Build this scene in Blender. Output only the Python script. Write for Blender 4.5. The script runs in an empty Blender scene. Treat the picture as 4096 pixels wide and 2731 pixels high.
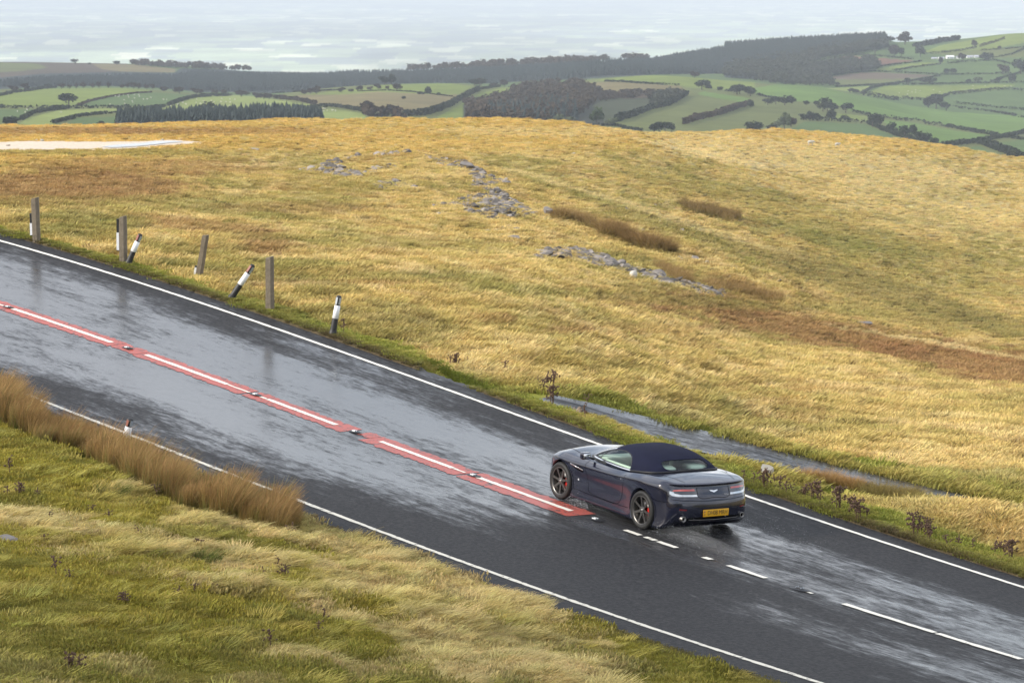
import bpy, bmesh, math, random
import numpy as np
from mathutils import Vector, Matrix, Euler

# ------------------------------------------------------------------ camera, world, sun, exposure
SC = bpy.context.scene
COL = SC.collection
F = 11900.0                       # focal length in photo pixels (photo is 4096 wide)
TH = math.atan((1365.5 + 110.0) / F)
CT, ST = math.cos(TH), math.sin(TH)
cam_d = bpy.data.cameras.new('camera')
cam_d.lens = 36.0 * F / 4096.0
cam_d.sensor_width = 36.0
cam_d.clip_start = 0.5
cam_d.clip_end = 200000.0
cam_d.dof.use_dof = True
cam_d.dof.focus_distance = 51.0
cam_d.dof.aperture_fstop = 6.3
cam = bpy.data.objects.new('camera', cam_d)
COL.objects.link(cam)
cam.location = (0, 0, 0)
cam.rotation_euler = (math.pi / 2 - TH, 0, 0)
SC.camera = cam
SUN_EL, SUN_AZ = math.radians(29), math.radians(-106)   # azimuth clockwise from +Y (the view direction)
w = bpy.data.worlds.new("World")
SC.world = w
w.use_nodes = True
nt = w.node_tree
for n in list(nt.nodes): nt.nodes.remove(n)
N_ = nt.nodes.new
wo = N_('ShaderNodeOutputWorld'); bg = N_('ShaderNodeBackground'); sky = N_('ShaderNodeTexSky')
sky.sky_type = 'NISHITA'; sky.sun_disc = False
sky.sun_elevation = SUN_EL; sky.sun_rotation = SUN_AZ
sky.air_density = 1.2; sky.dust_density = 2.0; sky.ozone_density = 1.0
tc = N_('ShaderNodeTexCoord'); mp = N_('ShaderNodeMapping'); mp.inputs['Scale'].default_value = (1.3, 1.3, 3.2)
nz = N_('ShaderNodeTexNoise'); nz.inputs['Scale'].default_value = 2.2; nz.inputs['Detail'].default_value = 7; nz.inputs['Roughness'].default_value = .55
rp = N_('ShaderNodeValToRGB'); rp.color_ramp.elements[0].position = .36; rp.color_ramp.elements[1].position = .60
rp.color_ramp.elements[0].color = (0.25, 0.25, 0.25, 1)
nz2 = N_('ShaderNodeTexNoise'); nz2.inputs['Scale'].default_value = 3.7; nz2.inputs['Detail'].default_value = 6
rp2 = N_('ShaderNodeValToRGB')
rp2.color_ramp.elements[0].position = .38; rp2.color_ramp.elements[0].color = (4.6, 4.9, 5.6, 1)
rp2.color_ramp.elements[1].position = .64; rp2.color_ramp.elements[1].color = (9.6, 9.7, 10.0, 1)
mx = N_('ShaderNodeMixRGB')
L_ = nt.links.new
L_(tc.outputs['Generated'], mp.inputs[0]); L_(mp.outputs[0], nz.inputs['Vector']); L_(mp.outputs[0], nz2.inputs['Vector'])
L_(nz.outputs[0], rp.inputs[0]); L_(nz2.outputs[0], rp2.inputs[0])
L_(rp.outputs[0], mx.inputs[0]); L_(sky.outputs[0], mx.inputs[1]); L_(rp2.outputs[0], mx.inputs[2])
L_(mx.outputs[0], bg.inputs[0]); bg.inputs[1].default_value = 0.14
L_(bg.outputs[0], wo.inputs[0])
sun_d = bpy.data.lights.new('sun', 'SUN'); sun_d.energy = 3.5; sun_d.angle = math.radians(3); sun_d.color = (1, .93, .82)
sun = bpy.data.objects.new('sun', sun_d); COL.objects.link(sun)
sdir = Vector((math.sin(SUN_AZ) * math.cos(SUN_EL), math.cos(SUN_AZ) * math.cos(SUN_EL), math.sin(SUN_EL)))
sun.rotation_euler = sdir.to_track_quat('Z', 'Y').to_euler()
sun.location = (0, 0, 60)
SC.view_settings.view_transform = 'Standard'
SC.view_settings.look = 'None'
SC.view_settings.gamma = 1.0
SC.view_settings.exposure = 0.46
SC.cycles.volume_bounces = 0
SC.cycles.max_bounces = 8
SC.cycles.transparent_max_bounces = 12
SC.cycles.use_denoising = True

rng = np.random.default_rng(7)
random.seed(7)

# ------------------------------------------------------------------ numpy helpers
def _hash(ix, iy, seed):
    h = (ix.astype(np.int64) * 374761393 + iy.astype(np.int64) * 668265263 + seed * 974634777) & 0xffffffff
    h = ((h ^ (h >> 13)) * 1274126177) & 0xffffffff
    return ((h ^ (h >> 16)) & 0xffff) / 65535.0
def vnoise(x, y, seed=0):
    x = np.asarray(x, float); y = np.asarray(y, float)
    ix = np.floor(x); iy = np.floor(y); fx = x - ix; fy = y - iy
    fx = fx * fx * (3 - 2 * fx); fy = fy * fy * (3 - 2 * fy)
    a = _hash(ix, iy, seed); b = _hash(ix + 1, iy, seed); c = _hash(ix, iy + 1, seed); d = _hash(ix + 1, iy + 1, seed)
    return (a + (b - a) * fx) * (1 - fy) + (c + (d - c) * fx) * fy
def fbm(x, y, seed=0, octv=4, gain=.5):
    s = 0; a = 1; t = 0
    for k in range(octv):
        s = s + a * vnoise(x * 2 ** k + 17.3 * k, y * 2 ** k - 9.1 * k, seed + k); t += a; a *= gain
    return s / t          # 0..1 about .5
def sstep(a, b, x):
    t = np.clip((x - a) / (b - a), 0, 1); return t * t * (3 - 2 * t)
def inpoly(u, v, poly):
    u = np.asarray(u, float); v = np.asarray(v, float)
    r = np.zeros(u.shape, bool); n = len(poly)
    for i in range(n):
        x1, y1 = poly[i]; x2, y2 = poly[(i + 1) % n]
        if y1 == y2: continue
        r ^= ((y1 > v) != (y2 > v)) & (u < (x2 - x1) * (v - y1) / (y2 - y1) + x1)
    return r

# crops of the photograph used while measuring: name -> (origin u, origin v, scale); result is in photo pixels
CR = {'c1': (0, 200, .42517), 'c2': (1000, 200, .42517), 'c3': (1900, 200, .46769), 'c4': (2900, 80, .5085),
      'c5': (1100, 560, .5102), 'c6': (2000, 700, .5102), 'd1': (0, 900, .5102), 'd2': (1200, 1200, .5102),
      'd3': (1000, 1900, .5102), 'd4': (2200, 1950, .5102), 'd5': (2900, 1900, .5102), 'd6': (2100, 1450, .5102),
      'd7': (0, 1400, .5102), 'd8': (3000, 1200, .466), 'r3': (0, 700, .63776), 'r7': (0, 1400, .84890), 'w': (0, 0, 1.74150)}
def T(c, pts):
    o = CR[c]; return [(o[0] + p[0] * o[2], o[1] + p[1] * o[2]) + tuple(p[2:]) for p in pts]

# ------------------------------------------------------------------ camera rays, road frame, terrain
def ray(u, v):
    x = (np.asarray(u, float) - 2048) / F; y = (1365.5 - np.asarray(v, float)) / F
    d = np.stack([x, CT + y * ST, -ST + y * CT], -1)
    return d / d[..., 1:2]                 # scaled so that Y = 1
def project(X, Y, Z):
    dep = Y * CT - Z * ST; up = Y * ST + Z * CT
    return 2048 + F * X / dep, 1365.5 - F * up / dep

PC = np.array([1.78257461e-05, 8.08080966e-04, -7.43676494e-03, -1.54396068e+00, 5.33521861e+01])
Q = [9.53997207, -0.53214672, 0.06708999, -0.18115586, -0.03053957, 0.23163081]
def zq(X, Y):
    x = (X - 2) / 10; y = (Y - 48) / 10
    return -Q[0] + Q[1] * x + Q[2] * y + Q[3] * x * x + Q[4] * x * y + Q[5] * y * y
_x = np.linspace(-17, 11, 500); _y = np.polyval(PC, _x); _d = np.polyval(np.polyder(PC), _x)
_n = np.stack([-_d, np.ones_like(_d)], 1); _n /= np.linalg.norm(_n, axis=1)[:, None]      # right side of the driver going away
_zc = zq(_x, _y); _cam = (zq(_x + _n[:, 0] * 3.5, _y + _n[:, 1] * 3.5) - zq(_x - _n[:, 0] * 3.5, _y - _n[:, 1] * 3.5)) / 7
def _ext(a, i0, step, n):
    g = a[i0] - a[i0 + (1 if i0 == 0 else -1)]
    return a[i0] + g * np.arange(1, n + 1)[:, None] * step if a.ndim > 1 else a[i0] + g * np.arange(1, n + 1) * step
_P = np.stack([_x, _y], 1)
_K = 40
CP = np.concatenate([_ext(_P, 0, 12, _K)[::-1], _P, _ext(_P, -1, 12, _K)])
CZ = np.concatenate([_ext(_zc, 0, 12, _K)[::-1], _zc, _ext(_zc, -1, 12, _K)])
CN = np.concatenate([np.repeat(_n[:1], _K, 0), _n, np.repeat(_n[-1:], _K, 0)])
CC = np.concatenate([np.repeat(_cam[0], _K), _cam, np.repeat(_cam[-1], _K)])
CS = np.concatenate([[0], np.cumsum(np.linalg.norm(np.diff(CP, axis=0), axis=1))])
FAR_W, NEAR_W = 3.918, 4.088
def road_frame(X, Y):
    """arc length, signed offset (+ = far side) and road height for plan points"""
    X = np.asarray(X, float).ravel(); Y = np.asarray(Y, float).ravel()
    s = np.empty_like(X); d = np.empty_like(X); z = np.empty_like(X)
    for a in range(0, len(X), 20000):
        x = X[a:a + 20000]; y = Y[a:a + 20000]
        dd = (x[:, None] - CP[None, :, 0]) ** 2 + (y[:, None] - CP[None, :, 1]) ** 2
        k = dd.argmin(1); k2 = np.clip(k, 1, len(CP) - 2)
        n = CN[k2]; t = np.stack([-n[:, 1], n[:, 0]], 1); t = np.where((CP[k2 + 1] - CP[k2 - 1] * 1.0)[:, :1] * t[:, :1] < 0, -t, t)
        r = np.stack([x, y], 1) - CP[k2]
        al = (r * t).sum(1); off = (r * n).sum(1)
        g = (CZ[k2 + 1] - CZ[k2 - 1]) / (CS[k2 + 1] - CS[k2 - 1])
        s[a:a + 20000] = CS[k2] + al; d[a:a + 20000] = off
        z[a:a + 20000] = CZ[k2] + g * al + CC[k2] * np.clip(off, -5, 5)
    return s, d, z
def road_pt(s, d):
    x = np.interp(s, CS, CP[:, 0]); y = np.interp(s, CS, CP[:, 1]); z = np.interp(s, CS, CZ)
    nx = np.interp(s, CS, CN[:, 0]); ny = np.interp(s, CS, CN[:, 1]); c = np.interp(s, CS, CC)
    return x + nx * d, y + ny * d, z + c * d
def road_hit(u, v):
    """where the sight line through (u, v) meets the road surface"""
    r = ray(u, v); t = 50.0
    for _ in range(40):
        z = zq(r[..., 0] * t, t); t = t + (z - r[..., 2] * t) / (r[..., 2]) * .6
    return r[..., 0] * t, t

# terrain skeleton: each line is (Y knots, height given as photo row v, or z) over photo column in 'w' units (0..2352)
def L(kn, kind='v'):
    return np.array(kn, float), kind
LINES = [
    L([(0, 1.5, -1.75), (2352, 1.5, -1.75)], 'z'),
    L([(0, 14, -4.2), (2352, 14, -4.6)], 'z'),
    L([(0, 30, 2731), (588, 32, 2731), (1176, 35, 2731), (1700, 38.5, 2731), (2352, 36, 3000)]),
    L([(0, 42, 2150), (588, 40.5, 2330), (1000, 40, 2500), (1176, 40, 2560), (1700, 40, 2680), (2352, 38.5, 2900)]),
    L([(0, 51, 1835), (250, 49.5, 1950), (588, 46.8, 2080), (900, 44.2, 2250), (1176, 42.6, 2420), (1600, 41, 2620), (2352, 39.5, 2860)]),
    L([(0, 95, 880), (588, 88, 1060), (1176, 80, 1290), (1764, 72, 1700), (2352, 66, 1880)]),
    L([(0, 130, 790), (588, 125, 915), (1176, 118, 1080), (1764, 105, 1450), (2352, 100, 1590)]),
    L([(0, 190, 705), (588, 185, 790), (1176, 180, 915), (1450, 168, 1065), (1764, 150, 1290), (2352, 140, 1480)]),
    L([(0, 260, 630), (350, 275, 660), (588, 290, 668), (700, 300, 655), (850, 305, 622), (960, 305, 612), (1040, 300, 632), (1176, 290, 688), (1400, 260, 800), (1650, 225, 985), (1764, 212, 1072), (1900, 200, 1222), (2100, 185, 1330), (2352, 170, 1434)]),
    L([(0, 290, 612), (588, 325, 645), (700, 330, 660), (1040, 340, 644), (1176, 330, 706), (1400, 295, 822), (1650, 260, 1008), (1764, 247, 1096), (1900, 235, 1242), (2100, 220, 1348), (2352, 205, 1450)]),
    L([(0, 400, 558), (588, 420, 545), (1000, 410, 560), (1176, 400, 585), (1400, 380, 660), (1764, 340, 860), (2352, 320, 1120)]),
    L([(0, 560, 501), (250, 560, 500), (588, 560, 481), (860, 520, 474), (1000, 510, 476), (1176, 480, 481), (1300, 465, 500), (1420, 455, 528), (1560, 450, 594), (1700, 450, 660), (1850, 450, 738), (2352, 450, 840)]),
    L([(0, 600, 504), (1300, 505, 505), (1420, 495, 536), (1560, 490, 600), (1700, 490, 664), (1850, 490, 736), (2352, 490, 815)]),
    L([(0, 760, 515), (1300, 640, 515), (1390, 620, 524), (1560, 620, 529), (1700, 620, 531), (1860, 620, 545), (2000, 620, 566), (2150, 620, 596), (2352, 620, 648)]),
    L([(0, 1000, -58), (2352, 1000, -80)], 'z'),
    L([(0, 1500, 525), (588, 1500, 525), (1400, 1500, 570), (1764, 1500, 610), (2352, 1500, 690)]),
    L([(0, 2000, 455), (588, 2000, 460), (1176, 2000, 485), (1764, 2000, 525), (2352, 2000, 600)]),
    L([(0, 2500, 398), (588, 2500, 415), (900, 2500, 395), (1176, 2500, 425), (1400, 2500, 400), (1764, 2500, 425), (2352, 2500, 530)]),
    L([(0, 3000, 358), (250, 3000, 352), (440, 3000, 372), (560, 3000, 386), (640, 3000, 378), (700, 3000, 362), (900, 3000, 338), (1050, 3000, 336), (1130, 3000, 350), (1220, 3000, 352), (1380, 3000, 317), (1500, 3000, 306), (1740, 3000, 335), (1880, 3000, 351), (1990, 3000, 388), (2130, 3000, 444), (2352, 3000, 474)]),
    L([(0, 3150, 362), (440, 3150, 378), (560, 3150, 392), (900, 3150, 344), (1050, 3150, 342), (1220, 3150, 356), (1500, 3150, 312), (1740, 3150, 340), (1880, 3150, 357), (1990, 3150, 388), (2130, 3150, 430), (2352, 3150, 455)]),
    L([(0, 3500, 330), (588, 3500, 345), (1176, 3500, 330), (1400, 3500, 285), (1740, 3500, 305), (2000, 3500, 330), (2352, 3500, 370)]),
    L([(0, 4200, 252), (150, 4200, 256), (300, 4200, 261), (450, 4200, 272), (560, 4200, 292), (660, 4200, 300), (800, 4200, 296), (900, 4200, 290), (1050, 4200, 276), (1150, 4200, 262), (1300, 4200, 250), (1400, 4200, 246), (1500, 4200, 232), (1600, 4200, 205), (1750, 4200, 184), (1900, 4200, 170), (2030, 4200, 158), (2060, 4200, 172), (2100, 4200, 170), (2200, 4200, 160), (2352, 4200, 135)]),
    L([(0, 4700, 275), (1176, 4700, 300), (2352, 4700, 180)]),
    L([(0, 7000, -360), (2352, 7000, -360)], 'z'),
    L([(0, 11000, -450), (2352, 11000, -450)], 'z'),
    L([(0, 90000, -450), (2352, 90000, -450)], 'z'),
]
ucols = np.arange(-1400, 5500, 8.0)
side = np.cumsum(np.geomspace(16, 700, 26))
ucols = np.concatenate([ucols[0] - side[::-1], ucols, ucols[-1] + side])
ACOL = (ucols - 2048) / F / 1.004          # X / Y of every fan column
LY = []; LZ = []
def smooth(kx, ky, x):                     # piecewise cubic through the knots, no overshoot
    if len(kx) < 3: return np.interp(x, kx, ky)
    h = np.diff(kx); dl = np.diff(ky) / h; m = np.zeros(len(kx)); m[0] = m[-1] = 0
    for i in range(1, len(kx) - 1):
        m[i] = 0 if dl[i - 1] * dl[i] <= 0 else 2 * dl[i - 1] * dl[i] / (dl[i - 1] + dl[i])
    xc = np.clip(x, kx[0], kx[-1]); k = np.clip(np.searchsorted(kx, xc) - 1, 0, len(kx) - 2)
    t = (xc - kx[k]) / h[k]
    return ((2 * t ** 3 - 3 * t ** 2 + 1) * ky[k] + (t ** 3 - 2 * t ** 2 + t) * h[k] * m[k] + (-2 * t ** 3 + 3 * t ** 2) * ky[k + 1] + (t ** 3 - t ** 2) * h[k] * m[k + 1])
for kn, kind in LINES:
    ku = kn[:, 0] * 1.7415
    if kind == 'v':
        r = ray(ku, kn[:, 2]); a = r[:, 0]; z = r[:, 2] * kn[:, 1]
    else:
        a = (ku - 2048) / F; z = kn[:, 2]
    LY.append(smooth(a, kn[:, 1], ACOL)); LZ.append(smooth(a, z, ACOL))
LY = np.array(LY); LZ = np.array(LZ)
# rows: Y samples, roughly even in the picture
ys = [1.5]
while ys[-1] < 90000:
    y = ys[-1]
    if y < 26: st = 0.6
    elif y < 28: st = .3
    else:
        st = 5.5 * y * y / (F * (9 + min(110, max(0, (y - 60)) * .035)))
    if y > 600: st = min(st, 14) if y < 4800 else max(60, y * .02)
    ys.append(y + min(st, y * .06))
YR = np.array(ys)
def _pchip_rows(ky, kz, y):
    h = np.diff(ky); dl = np.diff(kz) / h; m = np.zeros(len(ky))
    w1 = 2 * h[1:] + h[:-1]; w2 = h[1:] + 2 * h[:-1]
    same = dl[:-1] * dl[1:] > 0
    with np.errstate(all='ignore'):
        mm = (w1 + w2) / (w1 / dl[:-1] + w2 / dl[1:])
    m[1:-1] = np.where(same, mm, 0); m[0] = dl[0]; m[-1] = dl[-1]
    k = np.clip(np.searchsorted(ky, y) - 1, 0, len(ky) - 2); t = (y - ky[k]) / h[k]
    return ((2 * t ** 3 - 3 * t ** 2 + 1) * kz[k] + (t ** 3 - 2 * t ** 2 + t) * h[k] * m[k] + (-2 * t ** 3 + 3 * t ** 2) * kz[k + 1] + (t ** 3 - t ** 2) * h[k] * m[k + 1])
ZB = np.array([_pchip_rows(LY[:, j], LZ[:, j], YR) for j in range(len(ACOL))]).T      # rows x cols
GX = YR[:, None] * ACOL[None, :]; GY = np.repeat(YR[:, None], len(ACOL), 1)
# bend the land to the road
nr = int(np.searchsorted(YR, 130)); 
m = np.zeros(GX.shape, bool); m[:nr] = True
S_, D_, RZ_ = road_frame(GX[m], GY[m])
RS = np.zeros(GX.shape); RD = np.full(GX.shape, 1e3); RS[m] = S_; RD[m] = D_
EF, EN = FAR_W + .50, NEAR_W + .58          # asphalt edges
out = np.maximum(D_ - EF, -EN - D_)         # >0 outside the asphalt
k = sstep(-.1, 3.2, out)
zb = ZB[m]; lip = np.where(out > 0, .06 * sstep(0, .25, out), -.06)
hump = np.where(D_ > 0, .10 * np.exp(-((out - 1.3) / .8) ** 2), .0)
zb = RZ_ * (1 - k) + zb * k + lip * (1 - k) + hump
# the small side track, down to the right of the road
TRK = np.array([(2180, 1592), (2300, 1625), (2420, 1664), (2590, 1712), (2760, 1756), (2900, 1786), (3080, 1830), (3240, 1872), (3400, 1912), (3560, 1950), (3720, 1985), (3880, 2022), (4100, 2075), (4300, 2130)], float)
ZG = ZB.copy(); ZG[m] = zb
_la = ACOL
def Zt(X, Y, tab=None):
    tab = ZG if tab is None else tab
    X = np.asarray(X, float); Y = np.asarray(Y, float); a = X / Y
    j = np.clip(np.searchsorted(_la, a) - 1, 0, len(_la) - 2); i = np.clip(np.searchsorted(YR, Y) - 1, 0, len(YR) - 2)
    fa = np.clip((a - _la[j]) / (_la[j + 1] - _la[j]), 0, 1); fy = np.clip((Y - YR[i]) / (YR[i + 1] - YR[i]), 0, 1)
    return (tab[i, j] * (1 - fa) + tab[i, j + 1] * fa) * (1 - fy) + (tab[i + 1, j] * (1 - fa) + tab[i + 1, j + 1] * fa) * fy
_ty = 65.5 - 5.5 * (TRK[:, 0] - 2180) / 1700
_tk = ray(TRK[:, 0], TRK[:, 1]) * _ty[:, None]
tt = np.linspace(0, len(_tk) - 1, 300)
TP = np.stack([np.interp(tt, np.arange(len(_tk)), _tk[:, i]) for i in range(3)], 1)
for _ in range(40): TP[1:-1] = TP[1:-1] * .5 + (TP[:-2] + TP[2:]) * .25
mt = m & (GY > 54) & (GY < 90) & (GX > -2) & (GX < 14)
dd = ((GX[mt][:, None] - TP[None, :, 0]) ** 2 + (GY[mt][:, None] - TP[None, :, 1]) ** 2)
kk = dd.argmin(1); TD = np.full(GX.shape, 1e3); TD[mt] = np.sqrt(dd[np.arange(len(kk)), kk])
kz = 1 - sstep(1.0, 3.6, TD[mt]); zz = ZG[mt]; ZG[mt] = zz * (1 - kz) + (TP[kk, 2] - .03) * kz
hb = np.exp(-(((GX - 8.7) / 3.0) ** 2 + ((GY - 56.0) / 2.6) ** 2)) * .55; hb[m] *= sstep(.3, 2.5, out); hb[~m] = 0
ZG = ZG + hb
# uneven ground
amp_edge = np.ones(GX.shape); amp_edge[m] = sstep(.0, 1.4, out); amp_edge[mt] *= sstep(1.4, 2.2, TD[mt])
near = GY < 1000
rough = np.zeros(GX.shape)
x = GX[near]; y = GY[near]
r_ = (fbm(x / 2.6, y / 3.4, 3, 2) - .5) * .34 * sstep(46, 75, y)
r_ += (fbm(x / .62, y / .9, 11, 2) - .5) * .20 * (1 - sstep(120, 260, y))
r_ += (fbm(x / 1.5, y / 3.0, 19, 2) - .5) * .40 * sstep(90, 200, y) * (1 - .7 * sstep(260, 450, y))
r_ += (fbm(x / 10, y / 26, 29, 3) - .5) * 2.0 * (1 - .6 * sstep(380, 520, y)) * sstep(90, 220, y)
_pu, _pv = project(GX, GY, ZG); amp_edge[inpoly(_pu, _pv, T('c1', [(-600, 860), (300, 845), (1500, 835), (1980, 862), (1700, 910), (1300, 940), (-600, 970)])) & (GY > 150)] = 0
rough[near] = r_ * amp_edge[near]
ZG = ZG + rough
hm = (GY > 1300) & (GY < 5000)
ZG[hm] += (fbm(GX[hm] / 160, GY[hm] / 160, 41, 3) - .5) * 1.6 * sstep(1300, 1700, GY[hm])

def hit(us, vs, y0=26.0, y1=88000.0, far=False):
    """first meeting of the sight lines through (u, v) with the land; returns X, Y, Z"""
    us = np.atleast_1d(np.asarray(us, float)); vs = np.atleast_1d(np.asarray(vs, float)); r = ray(us, vs)
    Ys = YR[(YR >= y0) & (YR <= y1)]
    res = np.full((len(us), 3), np.nan)
    for a in range(0, len(us), 3000):
        rr = r[a:a + 3000]
        X = rr[:, 0:1] * Ys; D = rr[:, 2:3] * Ys - Zt(X, np.broadcast_to(Ys, X.shape))
        neg = D < 0; k = neg.argmax(1); ok = neg.any(1) & (k > 0); k = np.clip(k, 1, len(Ys) - 1)
        i = np.arange(len(rr)); d0 = D[i, k - 1]; d1 = D[i, k]; f = d0 / np.where(d0 - d1 == 0, 1, d0 - d1)
        Y = Ys[k - 1] + (Ys[k] - Ys[k - 1]) * f
        res[a:a + 3000] = np.where(ok[:, None], np.stack([rr[:, 0] * Y, Y, rr[:, 2] * Y], 1), np.nan)
    return res

# ------------------------------------------------------------------ object helpers
def tag(o, label=None, cat=None, group=None, kind=None):
    if label: o['label'] = label
    if cat: o['category'] = cat
    if group: o['group'] = group
    if kind: o['kind'] = kind
    return o
def empty(name, loc=(0, 0, 0), rz=0):
    o = bpy.data.objects.new(name, None); COL.objects.link(o); o.location = loc; o.rotation_euler = (0, 0, rz)
    o.empty_display_size = .2; return o
def np_mesh(name, verts, faces, smooth_=True):
    """faces: int array (n,3) or (n,4)"""
    verts = np.asarray(verts, np.float32); faces = np.asarray(faces, np.int32)
    me = bpy.data.meshes.new(name); k = faces.shape[1]
    me.vertices.add(len(verts)); me.vertices.foreach_set('co', verts.ravel())
    me.loops.add(faces.size); me.loops.foreach_set('vertex_index', faces.ravel())
    me.polygons.add(len(faces)); me.polygons.foreach_set('loop_start', np.arange(0, faces.size, k, dtype=np.int32))
    me.update(calc_edges=True); me.validate()
    me.polygons.foreach_set('use_smooth', np.full(len(me.polygons), smooth_))
    return me
def link(name, me, mat=None, parent=None, loc=None):
    o = bpy.data.objects.new(name, me); COL.objects.link(o)
    if mat: me.materials.append(mat)
    if parent: o.parent = parent
    if loc is not None: o.location = loc
    return o
def vcol(me, name, arr):
    at = me.color_attributes.new(name, 'FLOAT_COLOR', 'POINT')
    a = np.ones((len(me.vertices), 4), np.float32); a[:, :3] = arr; at.data.foreach_set('color', a.ravel())
class MB:
    """collects shapes into one mesh"""
    def __init__(s): s.v = []; s.f = []
    def add(s, vs, fs):
        n = len(s.v); s.v += [tuple(map(float, p)) for p in vs]; s.f += [tuple(int(i) + n for i in f) for f in fs]
    def box(s, c, d, rot=None, top=None):
        hx, hy, hz = d[0] / 2, d[1] / 2, d[2] / 2; tx, ty = (top or (1, 1))
        p = [(-hx, -hy, -hz), (hx, -hy, -hz), (hx, hy, -hz), (-hx, hy, -hz), (-hx * tx, -hy * ty, hz), (hx * tx, -hy * ty, hz), (hx * tx, hy * ty, hz), (-hx * tx, hy * ty, hz)]
        if rot is not None: p = [rot @ Vector(q) for q in p]
        s.add([(q[0] + c[0], q[1] + c[1], q[2] + c[2]) for q in p], [(0, 3, 2, 1), (4, 5, 6, 7), (0, 1, 5, 4), (1, 2, 6, 5), (2, 3, 7, 6), (3, 0, 4, 7)])
    def tube(s, pts, rads, n=8, cap=True):
        P = [Vector(p) for p in pts]; rings = []
        for i, p in enumerate(P):
            t = (P[min(i + 1, len(P) - 1)] - P[max(i - 1, 0)]).normalized()
            a = t.cross(Vector((0, 0, 1)) if abs(t.z) < .95 else Vector((0, 1, 0))).normalized(); b = t.cross(a)
            r = rads[i] if hasattr(rads, '__len__') else rads
            rings.append([p + (a * math.cos(k * 2 * math.pi / n) + b * math.sin(k * 2 * math.pi / n)) * r for k in range(n)])
        vs = [q for r_ in rings for q in r_]; fs = []
        for i in range(len(P) - 1):
            for k in range(n): fs.append((i * n + k, i * n + (k + 1) % n, (i + 1) * n + (k + 1) % n, (i + 1) * n + k))
        if cap: fs += [tuple(range(n))[::-1], tuple(range((len(P) - 1) * n, len(P) * n))]
        s.add(vs, fs)
    def lathe(s, prof, n=24, axis='z', c=(0, 0, 0)):
        """prof: (radius, height) pairs; closed by itself where radius is 0"""
        vs = []; fs = []
        for r, h in prof:
            for k in range(n):
                a = 2 * math.pi * k / n; q = (r * math.cos(a), r * math.sin(a), h)
                if axis == 'y': q = (q[0], q[2], q[1])
                if axis == 'x': q = (q[2], q[0], q[1])
                vs.append((q[0] + c[0], q[1] + c[1], q[2] + c[2]))
        for i in range(len(prof) - 1):
            for k in range(n): fs.append((i * n + k, i * n + (k + 1) % n, (i + 1) * n + (k + 1) % n, (i + 1) * n + k))
        s.add(vs, fs)
    def mesh(s, name, sm=True):
        me = bpy.data.meshes.new(name); me.from_pydata(s.v, [], s.f); me.validate()
        bm = bmesh.new(); bm.from_mesh(me); bmesh.ops.remove_doubles(bm, verts=bm.verts, dist=1e-5); bmesh.ops.recalc_face_normals(bm, faces=bm.faces); bm.to_mesh(me); bm.free()
        me.polygons.foreach_set('use_smooth', [sm] * len(me.polygons)); return me
    def build(s, name, mat, parent=None, sm=True, loc=None): return link(name, s.mesh(name, sm), mat, parent, loc)

# ------------------------------------------------------------------ materials
def mat(name, color=(.5, .5, .5), rough=.6, metal=0.0, spec=.5, coat=0.0, alpha=1, trans=0, ior=1.5, emis=None, vary=0.0, vscale=8.0, bump=0.0, bscale=40.0, sheen=0):
    m = bpy.data.materials.new(name); m.use_nodes = True; t = m.node_tree; b = t.nodes['Principled BSDF']
    b.inputs['Base Color'].default_value = (*color, 1); b.inputs['Roughness'].default_value = rough; b.inputs['Metallic'].default_value = metal
    b.inputs['Specular IOR Level'].default_value = spec; b.inputs['Coat Weight'].default_value = coat; b.inputs['Alpha'].default_value = alpha
    b.inputs['Transmission Weight'].default_value = trans; b.inputs['IOR'].default_value = ior; b.inputs['Coat Roughness'].default_value = .03
    b.inputs['Sheen Weight'].default_value = sheen
    if emis: b.inputs['Emission Color'].default_value = (*emis[:3], 1); b.inputs['Emission Strength'].default_value = emis[3]
    if vary or bump:
        c = t.nodes.new('ShaderNodeTexCoord'); n = t.nodes.new('ShaderNodeTexNoise'); n.inputs['Scale'].default_value = vscale; n.inputs['Detail'].default_value = 5
        t.links.new(c.outputs['Object'], n.inputs['Vector'])
        if vary:
            h = t.nodes.new('ShaderNodeMixRGB'); h.inputs[1].default_value = (*[x * (1 - vary) for x in color], 1); h.inputs[2].default_value = (*[min(1, x * (1 + vary)) for x in color], 1)
            t.links.new(n.outputs[0], h.inputs[0]); t.links.new(h.outputs[0], b.inputs['Base Color'])
        if bump:
            n2 = t.nodes.new('ShaderNodeTexNoise'); n2.inputs['Scale'].default_value = bscale; n2.inputs['Detail'].default_value = 4; t.links.new(c.outputs['Object'], n2.inputs['Vector'])
            bp = t.nodes.new('ShaderNodeBump'); bp.inputs['Strength'].default_value = bump; bp.inputs['Distance'].default_value = .02; t.links.new(n2.outputs[0], bp.inputs['Height']); t.links.new(bp.outputs[0], b.inputs['Normal'])
    return m
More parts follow.
